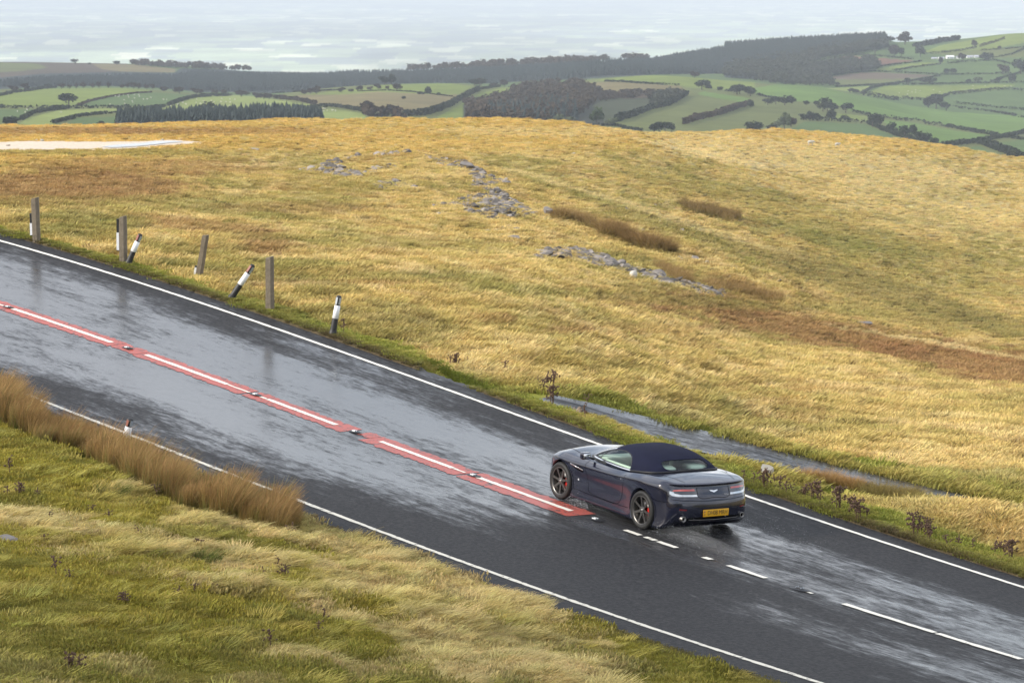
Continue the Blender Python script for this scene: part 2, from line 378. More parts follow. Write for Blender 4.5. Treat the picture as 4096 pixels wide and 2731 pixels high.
def land_mat(name, sc1, sc2, bumpd, var=.35, stretch=(1, 1, 1)):
    """soil and grass colour from the painted ground colour, broken up by fine noise"""
    m = bpy.data.materials.new(name); m.use_nodes = True; t = m.node_tree; b = t.nodes['Principled BSDF']; nn = t.nodes.new; lk = t.links.new
    b.inputs['Roughness'].default_value = .95; b.inputs['Specular IOR Level'].default_value = .1
    at = nn('ShaderNodeAttribute'); at.attribute_name = 'Col'
    c = nn('ShaderNodeTexCoord'); mp = nn('ShaderNodeMapping'); mp.inputs['Scale'].default_value = stretch; lk(c.outputs['Object'], mp.inputs[0])
    n1 = nn('ShaderNodeTexNoise'); n1.inputs['Scale'].default_value = sc1; n1.inputs['Detail'].default_value = 6; n1.inputs['Roughness'].default_value = .65; lk(mp.outputs[0], n1.inputs['Vector'])
    n2 = nn('ShaderNodeTexNoise'); n2.inputs['Scale'].default_value = sc2; n2.inputs['Detail'].default_value = 4; n2.inputs['Roughness'].default_value = .6; lk(mp.outputs[0], n2.inputs['Vector'])
    mr = nn('ShaderNodeMapRange'); mr.inputs[1].default_value = .3; mr.inputs[2].default_value = .7; mr.inputs[3].default_value = 1 - var; mr.inputs[4].default_value = 1 + var; lk(n1.outputs[0], mr.inputs[0])
    mr2 = nn('ShaderNodeMapRange'); mr2.inputs[1].default_value = .3; mr2.inputs[2].default_value = .7; mr2.inputs[3].default_value = 1 - var * .7; mr2.inputs[4].default_value = 1 + var * .7; lk(n2.outputs[0], mr2.inputs[0])
    mu = nn('ShaderNodeMath'); mu.operation = 'MULTIPLY'; lk(mr.outputs[0], mu.inputs[0]); lk(mr2.outputs[0], mu.inputs[1])
    vm = nn('ShaderNodeVectorMath'); vm.operation = 'SCALE'; lk(at.outputs['Color'], vm.inputs[0]); lk(mu.outputs[0], vm.inputs['Scale'])
    lk(vm.outputs[0], b.inputs['Base Color'])
    if bumpd:
        bp = nn('ShaderNodeBump'); bp.inputs['Strength'].default_value = .8; bp.inputs['Distance'].default_value = bumpd; lk(n1.outputs[0], bp.inputs['Height']); lk(bp.outputs[0], b.inputs['Normal'])
    return m
def leaf_mat(name, attr='tint', trans=.25):
    """blades and leaves: colour from the plant's own tint, multiplied by the mesh's base-to-tip colour"""
    m = bpy.data.materials.new(name); m.use_nodes = True; t = m.node_tree; b = t.nodes['Principled BSDF']; nn = t.nodes.new; lk = t.links.new
    b.inputs['Roughness'].default_value = .75; b.inputs['Specular IOR Level'].default_value = .2
    at = nn('ShaderNodeAttribute'); at.attribute_name = attr; at.attribute_type = 'INSTANCER' if attr == 'tint' else 'GEOMETRY'
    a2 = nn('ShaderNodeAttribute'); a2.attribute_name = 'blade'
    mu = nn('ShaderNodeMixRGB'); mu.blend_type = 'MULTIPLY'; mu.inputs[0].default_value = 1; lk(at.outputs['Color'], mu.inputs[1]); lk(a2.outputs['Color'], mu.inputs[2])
    lk(mu.outputs[0], b.inputs['Base Color'])
    tr = nn('ShaderNodeBsdfTranslucent'); lk(mu.outputs[0], tr.inputs[0]); ms = nn('ShaderNodeMixShader'); ms.inputs[0].default_value = trans
    o = t.nodes['Material Output']; lk(b.outputs[0], ms.inputs[1]); lk(tr.outputs[0], ms.inputs[2]); lk(ms.outputs[0], o.inputs[0])
    return m
# ------------------------------------------------------------------ ground colours
STRAW = (.355, .272, .100); GOLD = (.405, .272, .076); RUST = (.185, .105, .046); OLIVE = (.155, .150, .042); GREEN = (.150, .166, .026)
PALE = (.44, .355, .175); DKGRN = (.075, .095, .018); SOIL = (.07, .05, .035)
UG, VG = project(GX, GY, ZG)
colr = np.zeros(GX.shape + (3,))
def mix(mask, c, k=1.0):
    """blend a colour in by a 0..1 weight array"""
    wgt = (mask * k)[..., None]
    colr[:] = colr * (1 - wgt) + np.array(c) * wgt
colr[:] = STRAW
nzA = np.zeros(GX.shape); nzB = np.zeros(GX.shape); nzC = np.zeros(GX.shape)
nzA[near] = fbm(x / 3.2, y / 6.0, 51, 5, .6); nzB[near] = fbm(x / 1.1, y / 2.0, 57, 4, .6); nzC[near] = fbm(x / 12, y / 36, 63, 4, .6)
mix(sstep(.50, .68, nzC) * near, OLIVE, .55)
mix(sstep(.52, .70, nzA) * near, RUST, .35)
mix(sstep(.54, .70, nzB) * near, OLIVE, .40)
mix(sstep(.52, .66, 1 - nzB) * near, PALE, .55)
leftgold = sstep(1500, 300, UG) * sstep(760, 560, VG) * near
mix(leftgold, GOLD, .6)
mix(sstep(640, 560, VG) * near * (GY > 200), GOLD, .5)
def blob(u, v, ru, rv, c, k, Ymin=60, Ymax=900, tilt=0.0, ns=.9):
    u, v, ru, rv = u * 1.7415, v * 1.7415, ru * 1.7415, rv * 1.7415
    q = np.sqrt(((UG - u) / ru) ** 2 + ((VG - v - (UG - u) * tilt) / rv) ** 2)
    q = q + (nzA - .5) * ns + (nzB - .5) * ns * .7
    mix(sstep(1.15, .7, q) * ((GY > Ymin) & (GY < Ymax)), c, k)
for b in [(150, 435, 300, 42, RUST, .75), (330, 385, 330, 22, RUST, .5), (420, 520, 190, 16, RUST, .6, 60, 900, .08), (600, 565, 75, 28, RUST, .65), (150, 300, 330, 9, RUST, .6, 200), (520, 300, 300, 9, RUST, .45, 200),
          (300, 470, 500, 22, OLIVE, .35), (150, 520, 170, 28, OLIVE, .7), (500, 612, 330, 12, OLIVE, .75), (880, 640, 300, 9, OLIVE, .55), (250, 350, 360, 9, OLIVE, .5, 200), (760, 430, 120, 60, OLIVE, .25),
          (940, 728, 34, 8, RUST, .8), (1110, 735, 60, 12, RUST, .65), (1290, 765, 60, 9, RUST, .5), (1620, 700, 260, 26, RUST, .55, 60, 900, .06, 1.4), (1900, 765, 360, 38, RUST, .82, 60, 900, .14, 1.3), (2250, 835, 260, 46, RUST, .82, 60, 900, .14, 1.3), (2197, 1098, 45, 5, SOIL, .9, 55, 130), (750, 655, 260, 9, RUST, .4),
          (1450, 760, 200, 14, RUST, .3), (1630, 480, 62, 9, (.16, .10, .04), .8, 200, 900, .18), (1720, 510, 60, 6, RUST, .6, 200, 900, .2), (1470, 548, 70, 10, (.18, .11, .045), .8, 100, 900, .25), (1680, 650, 70, 18, (.20, .12, .05), .7, 100, 900, .3),
          (1950, 545, 260, 30, OLIVE, .55, 150, 900, .15), (2100, 620, 260, 50, OLIVE, .35, 150, 900, .15), (2150, 730, 330, 26, (.24, .20, .07), .6, 150, 900, .12), (1500, 620, 200, 26, OLIVE, .45, 100, 900, .2), (1250, 405, 80, 12, OLIVE, .4, 200), (1650, 430, 250, 16, OLIVE, .3, 200, 900, .15),
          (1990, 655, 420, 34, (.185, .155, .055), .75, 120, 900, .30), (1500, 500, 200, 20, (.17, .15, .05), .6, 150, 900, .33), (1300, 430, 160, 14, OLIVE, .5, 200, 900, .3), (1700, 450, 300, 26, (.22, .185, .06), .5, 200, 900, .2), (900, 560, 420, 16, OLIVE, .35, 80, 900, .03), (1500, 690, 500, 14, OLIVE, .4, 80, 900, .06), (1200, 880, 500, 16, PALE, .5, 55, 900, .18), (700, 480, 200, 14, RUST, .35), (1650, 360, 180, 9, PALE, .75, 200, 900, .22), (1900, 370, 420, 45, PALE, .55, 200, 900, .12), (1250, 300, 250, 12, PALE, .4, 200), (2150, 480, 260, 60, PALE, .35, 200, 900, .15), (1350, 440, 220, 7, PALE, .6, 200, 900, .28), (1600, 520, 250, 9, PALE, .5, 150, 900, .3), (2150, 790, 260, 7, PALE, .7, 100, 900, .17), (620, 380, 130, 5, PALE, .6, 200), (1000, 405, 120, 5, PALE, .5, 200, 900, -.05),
          (2200, 1100, 230, 16, OLIVE, .6, 55, 130), (2000, 1160, 200, 30, OLIVE, .3, 50, 130)]:
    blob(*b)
# road verges
dfar = np.where(RD < 900, RD - EF, 1e3); dnear = np.where(RD < 900, -EN - RD, 1e3)
nv = (nzB - .5) * 2.2 + (nzA - .5) * 1.6
mix(((dfar > 0) & (dfar < 30)) * sstep(3.4, 1.4, dfar + nv * .8), GREEN, .85)
mix(((dfar > -.2) & (dfar < 9)) * sstep(.45, .05, dfar + nv * .15), SOIL, .9)
mix((TD < 8) * sstep(3.4, 2.2, TD + nv * .4), GREEN, .9)
mix((dfar > .5) * (dfar < 12) * sstep(.50, .62, nzB), STRAW, .5)
mix((dfar > .3) * (dfar < 12) * sstep(.52, .62, nzA), OLIVE, .5)
# near bank
bank = (dnear > 0) & (GY < 62) & (RD < 900)
mix(bank * 1.0, (.215, .195, .026), .9)
mix(bank * sstep(.48, .64, nzB), OLIVE, .6)
strawband = inpoly(UG, VG, T('r7', [(-900, 700), (0, 735), (250, 745), (600, 850), (1200, 960), (1767, 980), (2300, 1090), (2900, 1400), (2900, 1900), (2300, 1700), (1767, 1330), (1300, 1190), (800, 1100), (400, 990), (0, 905), (-900, 860)])) & bank
mix(strawband * sstep(.34, .52, nzB * .6 + nzA * .4), PALE, .75)
streak = inpoly(UG, VG, T('r7', [(860, 715), (1200, 790), (1460, 870), (1900, 990), (1900, 1040), (1400, 920), (1150, 850)])) & bank
mix(streak * 1.0, PALE, .7)
mix((bank & ~strawband) * sstep(.50, .62, nzA), PALE, .55)
mix(bank * sstep(.5, .1, dnear + nv * .12), SOIL, .9)
mix(bank * sstep(2350, 2800, VG) * sstep(.3, .6, 1 - nzB), DKGRN, .6)
# pale gravelly pan with standing water
pan = inpoly(UG, VG, T('c1', [(-600, 880), (0, 868), (250, 858), (700, 862), (1300, 862), (1550, 846), (1720, 850), (1950, 868), (1700, 895), (1500, 900), (1300, 925), (1050, 935), (600, 935), (100, 945), (-600, 960)])) & (GY > 150) & (GY < 900)
colr[pan] = (.58, .50, .40)
# farmland
G1 = (.185, .235, .045); G1B = (.135, .220, .045); G2 = (.100, .155, .045); G3 = (.135, .155, .045); BR = (.20, .165, .07); RD_ = (.19, .10, .065); MOORB = (.10, .075, .05); DK = (.03, .035, .022); PLE = (.24, .29, .075)
far_ = (GY > 1000) & (GY <= 5200)
colr[far_] = G3
ridge = far_ & (GY > 3080)
colr[ridge] = G2
FIELDS = [('c1', MOORB, [(-700, 60), (0, 110), (500, 120), (1200, 130), (1200, 215), (400, 230), (0, 270), (-700, 280)], 3100),
          ('c1', BR, [(860, 132), (1300, 140), (1640, 180), (1640, 212), (1200, 212), (950, 180)], 3100),
          ('c1', G3, [(0, 120), (350, 130), (450, 170), (200, 200), (0, 210)], 3100),
          ('c1', G1, [(-900, 500), (0, 420), (150, 395), (500, 358), (1000, 345), (1400, 378), (1430, 400), (1100, 420), (900, 470), (740, 530), (-900, 540)], 0),
          ('c1', G2, [(1430, 400), (1850, 425), (1600, 500), (1540, 535), (740, 530), (900, 472), (1100, 422)], 0),
          ('c1', G2, [(-900, 555), (440, 560), (200, 645), (-900, 760)], 0),
          ('c1', PLE, [(560, 570), (980, 550), (1200, 562), (950, 590), (700, 640), (500, 700), (150, 720), (260, 640)], 0),
          ('c1', G2, [(720, 640), (1300, 620), (1300, 740), (560, 740)], 0),
          ('c1', PLE, [(1580, 530), (1850, 445), (2100, 425), (2352, 435), (2952, 520), (2700, 570), (2352, 640), (1500, 600), (1480, 575)], 0),
          ('c2', BR, [(430, 430), (850, 400), (1200, 355), (1450, 335), (1950, 420), (1950, 480), (1800, 540), (1400, 610), (1000, 560), (620, 510)], 0),
          ('c2', G1, [(450, 425), (850, 385), (1200, 340), (1450, 315), (1750, 308), (2100, 340), (1960, 420), (1600, 415), (1200, 395), (900, 420)], 0),
          ('c2', PLE, [(550, 590), (750, 552), (950, 580), (1060, 600), (1130, 670), (680, 670), (560, 640)], 0),
          ('c2', G1, [(1750, 640), (2000, 500), (2150, 410), (2352, 360), (2460, 350), (2460, 440), (2352, 500), (2200, 660)], 0),
          ('c3', DK, [(-100, 470), (270, 380), (350, 300), (500, 225), (620, 195), (820, 215), (900, 260), (1100, 355), (1600, 360), (1800, 390), (1600, 480), (1250, 590), (1180, 630), (1000, 650), (600, 650), (-100, 640)], 0),
          ('c3', (.055, .065, .03), [(1000, 480), (1150, 400), (1600, 420), (1600, 470), (1250, 580), (1100, 600)], 0),
          ('c3', (.11, .07, .04), [(1100, 360), (1600, 362), (1620, 400), (1300, 420), (1080, 390)], 0),
          ('c3', G1, [(1000, 262), (1200, 240), (1600, 205), (2400, 262), (2400, 350), (1900, 330), (1500, 282)], 0),
          ('c3', BR, [(860, 290), (1150, 272), (1750, 308), (1850, 375), (1400, 360), (900, 342)], 0),
          ('c3', G3, [(1200, 630), (1600, 490), (1820, 390), (1950, 350), (2352, 430), (2250, 490), (1900, 560), (1750, 650), (1500, 690)], 0),
          ('c3', G1B, [(1950, 355), (2352, 415), (2300, 450), (2100, 420), (1900, 380)], 0),
          ('c4', G3, [(-50, 780), (230, 680), (540, 650), (750, 700), (640, 760), (550, 850), (430, 950), (-50, 950)], 0),
          ('c4', G1B, [(210, 540), (400, 508), (750, 522), (950, 575), (1300, 645), (1800, 725), (2900, 790), (2900, 860), (2200, 905), (1900, 860), (1600, 800), (1250, 755), (1000, 720), (850, 650), (550, 640), (250, 590)], 0),
          ('c4', G2, [(430, 930), (620, 800), (1100, 820), (1300, 900), (1700, 1020), (1200, 1000)], 0),
          ('c4', G1B, [(1240, 785), (1500, 810), (1800, 870), (2150, 915), (1700, 985), (1480, 900), (1300, 860)], 0),
          ('c4', G1, [(880, 735), (1130, 760), (1130, 795), (850, 770)], 0),
          ('c4', G2, [(1700, 1030), (2000, 990), (2150, 1080), (2200, 1150), (1800, 1100)], 0), ('c4', G2, [(2050, 975), (2900, 880), (2900, 1250), (2352, 1140), (2200, 1030)], 0),
          ('c4', G1, [(1550, 260), (1700, 200), (2100, 130), (2900, 10), (2900, 90), (2352, 180), (2050, 240), (1750, 250)], 3080),
          ('c4', G3, [(1600, 262), (2050, 235), (2352, 215), (2900, 150), (2900, 300), (2100, 300), (1800, 285)], 3080),
          ('c4', RD_, [(690, 350), (980, 282), (1490, 322), (1250, 360), (900, 368)], 3080),
          ('c4', (.15, .11, .075), [(740, 465), (1000, 420), (1180, 415), (1660, 440), (1400, 470), (850, 470)], 3080),
          ('c4', G3, [(840, 472), (1400, 465), (1500, 450), (1400, 490), (900, 525)], 3080),
          ('c4', G1, [(1190, 385), (1500, 340), (1740, 332), (1350, 398), (1200, 402)], 3080),
          ('c4', G2, [(1370, 405), (1700, 350), (2050, 325), (2260, 360), (2200, 418), (1700, 430)], 3080),
          ('c4', G2, [(1620, 460), (1750, 438), (2240, 430), (2100, 492), (1560, 500)], 3080),
          ('c4', PLE, [(780, 540), (1150, 522), (1080, 580), (950, 560)], 3080),
          ('c4', G1, [(1070, 590), (1250, 520), (2300, 510), (2150, 548), (1800, 578), (1680, 620), (1400, 612)], 3080),
          ('c4', G2, [(1710, 610), (1900, 578), (2900, 560), (2900, 760), (1900, 655)], 3080)]
for c, cc, pl, ym in FIELDS:
    mk = inpoly(UG, VG, T(c, pl)) & far_ & (GY > ym)
    if ym == 0: mk &= GY < 3250
    colr[mk] = cc
FOREST = [('c1', [(-900, 270), (0, 262), (400, 222), (1150, 205), (1640, 215), (1700, 175), (2352, 190), (2352, 400), (1900, 400), (1500, 360), (1000, 340), (500, 345), (-900, 420)]),
          ('c2', [(0, 195), (700, 200), (900, 180), (1400, 165), (2352, 135), (2352, 320), (1750, 312), (1400, 320), (800, 380), (200, 410), (0, 400)]),
          ('c3', [(-30, 140), (300, 125), (900, 95), (1230, 65), (1500, 70), (1840, 15), (2200, -30), (2200, 205), (1550, 212), (950, 250), (-30, 290)]),
          ('c4', [(0, 210), (650, 160), (1250, 130), (1275, 160), (1100, 215), (700, 280), (650, 350), (600, 460), (200, 465), (0, 455)])]
fmask = np.zeros(GX.shape, bool)
for c, pl in FOREST: fmask |= inpoly(UG, VG, T(c, pl))
fmask &= (GY > 3200) & (GY < 4800)
colr[fmask] = (.034, .046, .044)
fr = far_
colr[fr] *= .72 * (.84 + .32 * fbm(GX[fr] / 60, GY[fr] / 90, 71, 4))[:, None]
# plain: patchwork of far fields in the plain
pl_ = GY > 5200
def patch(X, Y, seed):
    cx = np.floor(X); cy = np.floor(Y); best = np.full(X.shape, 9e9); bid = np.zeros(X.shape)
    for dx in (-1, 0, 1):
        for dy in (-1, 0, 1):
            px = cx + dx + _hash(cx + dx, cy + dy, seed); py = cy + dy + _hash(cx + dx, cy + dy, seed + 5)
            d = (X - px) ** 2 + (Y - py) ** 2; h = _hash(cx + dx, cy + dy, seed + 9)
            bid = np.where(d < best, h, bid); best = np.minimum(best, d)
    return bid
PX, PY = GX[pl_], GY[pl_]
h = patch(PX / 190 + fbm(PX / 600, PY / 900, 5, 2), PY / 620 + PX / 1400, 81)
big = fbm(PX / 1500, PY / 3200, 91, 3)
cp = np.array([(.05, .065, .04)]) * np.ones((len(PX), 3))
cp[:] = (.17, .20, .17); cp[h > .30] = (.22, .26, .18); cp[h > .55] = (.28, .33, .20); cp[h > .86] = (.48, .50, .34)
cp *= (.8 + .75 * np.maximum(sstep(.35, .62, big), .8 * sstep(2200, 3200, UG[pl_])))[:, None]
colr[pl_] = cp
colr[:] = np.clip(colr, 0, .75)

# ------------------------------------------------------------------ land meshes
M_moor = land_mat('moor_grass_ground', 2.2, 9.0, .08, .30)
M_farm = land_mat('farmland_ground', .02, .12, 0, .14)
M_plain = land_mat('plain_ground', .0012, .01, 0, .3)
def sheet(name, i0, i1, m_):
    nr_, nc = i1 - i0 + 1, len(ACOL)
    V = np.stack([GX[i0:i1 + 1], GY[i0:i1 + 1], ZG[i0:i1 + 1]], -1).reshape(-1, 3)
    a = (np.arange(nr_ - 1)[:, None] * nc + np.arange(nc - 1)).ravel()
    me = np_mesh(name, V, np.stack([a, a + 1, a + 1 + nc, a + nc], 1))
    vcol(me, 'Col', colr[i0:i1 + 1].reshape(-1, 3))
    return tag(link(name, me, m_), kind='structure')
iA = int(np.searchsorted(YR, 1000)); iB = int(np.searchsorted(YR, 4900))
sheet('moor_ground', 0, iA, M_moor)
sheet('farmland_hills', iA, iB, M_farm)
sheet('lowland_plain', iB, len(YR) - 1, M_plain)

# ------------------------------------------------------------------ road
def road_mat():
    m = bpy.data.materials.new('wet_asphalt'); m.use_nodes = True; t = m.node_tree; b = t.nodes['Principled BSDF']; nn = t.nodes.new; lk = t.links.new
    at = nn('ShaderNodeAttribute'); at.attribute_name = 'sd'
    c = nn('ShaderNodeTexCoord')
    def noise(src, scale, st, det=5, rgh=.6, loc=(0, 0, 0)):
        mp = nn('ShaderNodeMapping'); mp.inputs['Scale'].default_value = st; mp.inputs['Location'].default_value = loc; lk(src, mp.inputs[0])
        n = nn('ShaderNodeTexNoise'); n.inputs['Scale'].default_value = scale; n.inputs['Detail'].default_value = det; n.inputs['Roughness'].default_value = rgh; lk(mp.outputs[0], n.inputs['Vector']); return n.outputs[0]
    def mrange(s, a, b_, c_, d):
        r = nn('ShaderNodeMapRange'); r.inputs[1].default_value = a; r.inputs[2].default_value = b_; r.inputs[3].default_value = c_; r.inputs[4].default_value = d; r.interpolation_type = 'SMOOTHSTEP'; lk(s, r.inputs[0]); return r.outputs[0]
    def mth(op, a, b_):
        q = nn('ShaderNodeMath'); q.operation = op; q.use_clamp = False
        for i, k in enumerate((a, b_)):
            if isinstance(k, (int, float)): q.inputs[i].default_value = k
            else: lk(k, q.inputs[i])
        return q.outputs[0]
    sd = at.outputs['Vector']
    wet0 = noise(sd, 1.0, (.16, .9, 1), 6, .62)          # long patches along the road
    wet1 = noise(sd, 1.0, (1.1, 4.2, 1), 7, .72, (3, 7, 0))
    sp = nn('ShaderNodeSeparateXYZ'); lk(sd, sp.inputs[0])
    # standing water lies mostly between the wheel tracks, more of it uphill to the left
    at2 = nn('ShaderNodeAttribute'); at2.attribute_name = 'wet'
    wet2 = noise(sd, 1.0, (3.0, 13.0, 1), 6, .75, (9, 1, 0))
    wsum = mth('ADD', mth('ADD', mth('ADD', mth('MULTIPLY', wet0, .38), mth('MULTIPLY', wet1, .32)), mth('MULTIPLY', wet2, .30)), at2.outputs['Fac'])
    film = mrange(wsum, .41, .66, 0, 1)
    fine = noise(c.outputs['Object'], 38, (1, 1, 1), 3, .7)
    ag = noise(c.outputs['Object'], 14, (1, 1, 1), 4, .7)
    cr = nn('ShaderNodeMixRGB'); cr.inputs[1].default_value = (.016, .016, .018, 1); cr.inputs[2].default_value = (.044, .043, .043, 1); lk(mrange(ag, .35, .68, 0, 1), cr.inputs[0])
    lk(cr.outputs[0], b.inputs['Base Color'])
    lk(mrange(film, 0, 1, .62, .20), b.inputs['Roughness']); lk(mrange(film, 0, 1, 0, .24), b.inputs['Coat Weight']); b.inputs['Coat Roughness'].default_value = .13; b.inputs['Coat IOR'].default_value = 1.33
    lk(mrange(film, 0, 1, .16, .72), b.inputs['Specular IOR Level']); b.inputs['IOR'].default_value = 1.40
    bp = nn('ShaderNodeBump'); bp.inputs['Distance'].default_value = .006
    lk(mrange(film, 0, 1, .9, .22), bp.inputs['Strength']); lk(fine, bp.inputs['Height'])
    bp2 = nn('ShaderNodeBump'); bp2.inputs['Distance'].default_value = .010; bp2.inputs['Strength'].default_value = .35
    lk(noise(sd, 1.0, (2.0, 5.0, 1), 4, .6), bp2.inputs['Height']); lk(bp.outputs[0], bp2.inputs['Normal'])
    lk(bp2.outputs[0], b.inputs['Normal'])
    return m
M_road = road_mat()
S0, S1 = CS[18], CS[-19]
def strip(name, s0, s1, d0, d1, z, m_, parent=None, ns=None, ndv=2, ragged=0, seed=0, step=.25, wet=None):
    ns = ns or max(2, int((s1 - s0) / step)); ss = np.linspace(s0, s1, ns + 1); k = np.linspace(0, 1, ndv)
    S, K = np.meshgrid(ss, k, indexing='ij'); D = d0 + (d1 - d0) * K
    if ragged:
        e0 = (fbm(ss / .12, ss * 0, seed, 3) - .5) * 2 * ragged; e1 = (fbm(ss / .12, ss * 0 + 9, seed + 3, 3) - .5) * 2 * ragged
        D = D + e0[:, None] * (1 - K) + e1[:, None] * K
    X, Y, Z = road_pt(S, D)
    a = (np.arange(ns)[:, None] * ndv + np.arange(ndv - 1)).ravel()
    me = np_mesh(name, np.stack([X, Y, Z + z], -1).reshape(-1, 3), np.stack([a, a + ndv, a + ndv + 1, a + 1], 1))
    vcol(me, 'sd', np.stack([S, D, S * 0], -1).reshape(-1, 3))
    if wet is not None: vcol(me, 'wet', np.repeat(wet(S, D).reshape(-1, 1), 3, 1))
    return link(name, me, m_, parent)
def s_at(u, v):
    X, Y = road_hit(u, v); s, d, z = road_frame(X, Y); return float(s[0]), float(d[0])
SCAR = s_at(2700, 2150)[0]
def wetf(S, D):
    far_side = np.where(D > 0, .035 * np.exp(-((D - 1.4) / 1.3) ** 2), .045 * np.exp(-((D + 1.3) / 1.1) ** 2))
    edge = -.12 * sstep(2.6, 4.0, np.abs(D)) - .05 * np.exp(-((np.abs(D) - 2.9) / .5) ** 2)
    left = .078 * sstep(4, -12, S - SCAR) - .03 * sstep(-1.5, 1, S - SCAR) * (D < -.2)
    dry = -.14 * np.exp(-((S - SCAR - 1) / 4.5) ** 2) * (D < -.5)
    return far_side + edge + left + dry + .0
road = strip('road', S0, S1, -EN, EF, 0.0, M_road, ndv=44, ragged=.0, step=.3, wet=wetf); tag(road, kind='structure')
# ragged asphalt edge: a slightly lower, rougher shoulder
M_edge = mat('broken_asphalt_edge', (.030, .029, .028), .55, vary=.5, vscale=6, bump=1.0, bscale=30)
for nm, a, b_ in (('road_shoulder', -EN - .22, -EN + .02), ('road_shoulder', EF - .02, EF + .18)):
    tag(strip(nm, S0, S1, a, b_, -.012, M_edge, ndv=3, ragged=.10, seed=3, step=.12), kind='structure')
def paint_mat(name, c, rough, wear):
    """road paint worn through to the asphalt in small flakes"""
    m = bpy.data.materials.new(name); m.use_nodes = True; t = m.node_tree; b = t.nodes['Principled BSDF']; nn = t.nodes.new; lk = t.links.new
    co = nn('ShaderNodeTexCoord'); n = nn('ShaderNodeTexNoise'); n.inputs['Scale'].default_value = 9; n.inputs['Detail'].default_value = 8; n.inputs['Roughness'].default_value = .7; lk(co.outputs['Object'], n.inputs['Vector'])
    r = nn('ShaderNodeValToRGB'); r.color_ramp.elements[0].position = wear; r.color_ramp.elements[0].color = (.05, .045, .042, 1); r.color_ramp.elements[1].position = wear + .07; r.color_ramp.elements[1].color = (*c, 1)
    lk(n.outputs[0], r.inputs[0]); lk(r.outputs[0], b.inputs['Base Color']); b.inputs['Roughness'].default_value = rough
    return m
M_white = paint_mat('white_road_paint', (.78, .75, .66), .55, .30)
M_edgew = paint_mat('worn_white_edge_paint', (.66, .63, .54), .55, .37)
M_red = paint_mat('red_road_surfacing', (.40, .078, .055), .42, .39)
strip('edge_line', S0, S1, FAR_W - .05, FAR_W + .05, .008, M_white, road, ragged=.012, step=.06)
strip('edge_line', S0, S1, -NEAR_W - .055, -NEAR_W + .045, .008, M_edgew, road, ragged=.016, seed=5, step=.06)
cen_uv = [(0, 1220), (255, 1303), (439, 1367), (582, 1423), (918, 1538), (1200, 1647.5), (1348, 1700), (1516, 1767), (1889, 1901), (2169, 2000), (2289, 2044), (2491, 2121), (2705, 2192), (2914, 2262), (3062, 2313), (3380, 2416), (3742, 2532), (4086, 2637)]
cu = [p[0] for p in cen_uv]; cv = [p[1] for p in cen_uv]
def s_u(u):
    v = np.interp(u, cu, cv)
    if u < 0: v = 1220 + u * .32
    if u > 4086: v = 2637 + (u - 4086) * .305
    return s_at(u, v)[0]
for a, b_ in [(-620, -330), (-290, -20), (48, 449), (577, 918), (1071, 1348), (1516, 1812), (1914, 2289), (2491, 2555), (2575, 2595), (2600, 2618), (2629, 2705), (2816, 2845), (2914, 3062), (3377, 3739), (3749, 4086), (4300, 4620)]:
    strip('centre_dash', s_u(a), s_u(b_), -.058, .058, .012, M_white, road, ragged=.014, seed=a & 31, step=.05)
for a, b_ in [(922, 1003), (1022, 1068), (1815, 1862), (3222, 3252), (-10, 14)]:
    strip('thin_centre_dash', s_u(a), s_u(b_), -.035, .025, .012, M_white, road, ragged=.014, seed=a & 31, step=.05)
for a, b_, w0, w1 in [(-640, 470, -.27, .25), (472, 560, -.20, .22), (562, 1000, -.26, .25), (1010, 1405, -.27, .25), (1435, 1480, -.05, .27), (1482, 1870, -.31, .28), (1880, 2330, -.33, .30)]:
    strip('red_strip', s_u(a), s_u(b_), w0, w1, .006, M_red, road, ragged=.06, seed=a & 15, step=.07)
# side track
M_track = mat('wet_track_asphalt', (.060, .058, .060), .33, vary=.3, vscale=1.3, bump=.5, bscale=12)
tn = np.gradient(TP[:, :2], axis=0); tn = np.stack([-tn[:, 1], tn[:, 0]], 1); tn /= np.linalg.norm(tn, axis=1)[:, None]
kk_ = np.linspace(-1, 1, 9); ww = .98 * np.interp(np.arange(300), [0, 70], [.45, 1]) + .10 * (fbm(np.arange(300) / 9, np.zeros(300), 4) - .5)
TX = TP[:, None, 0] + tn[:, None, 0] * kk_ * ww[:, None]; TY = TP[:, None, 1] + tn[:, None, 1] * kk_ * ww[:, None]; TZ = TP[:, None, 2] + .015 + 0 * TX
a = (np.arange(299)[:, None] * 9 + np.arange(8)).ravel()
_tm = np_mesh('side_track', np.stack([TX, TY, TZ], -1).reshape(-1, 3), np.stack([a, a + 1, a + 10, a + 9], 1))
_ts = np.concatenate([[0], np.cumsum(np.linalg.norm(np.diff(TP, axis=0), axis=1))]); _K2 = np.broadcast_to(kk_, TX.shape)
vcol(_tm, 'sd', np.stack([np.broadcast_to(_ts[:, None], TX.shape) * 1.6 + 40, _K2 * 1.4, 0 * TX], -1).reshape(-1, 3)); vcol(_tm, 'wet', np.repeat((.03 + .10 * np.abs(_K2) ** 2).reshape(-1, 1), 3, 1))
tag(link('side_track', _tm, M_road), kind='structure')
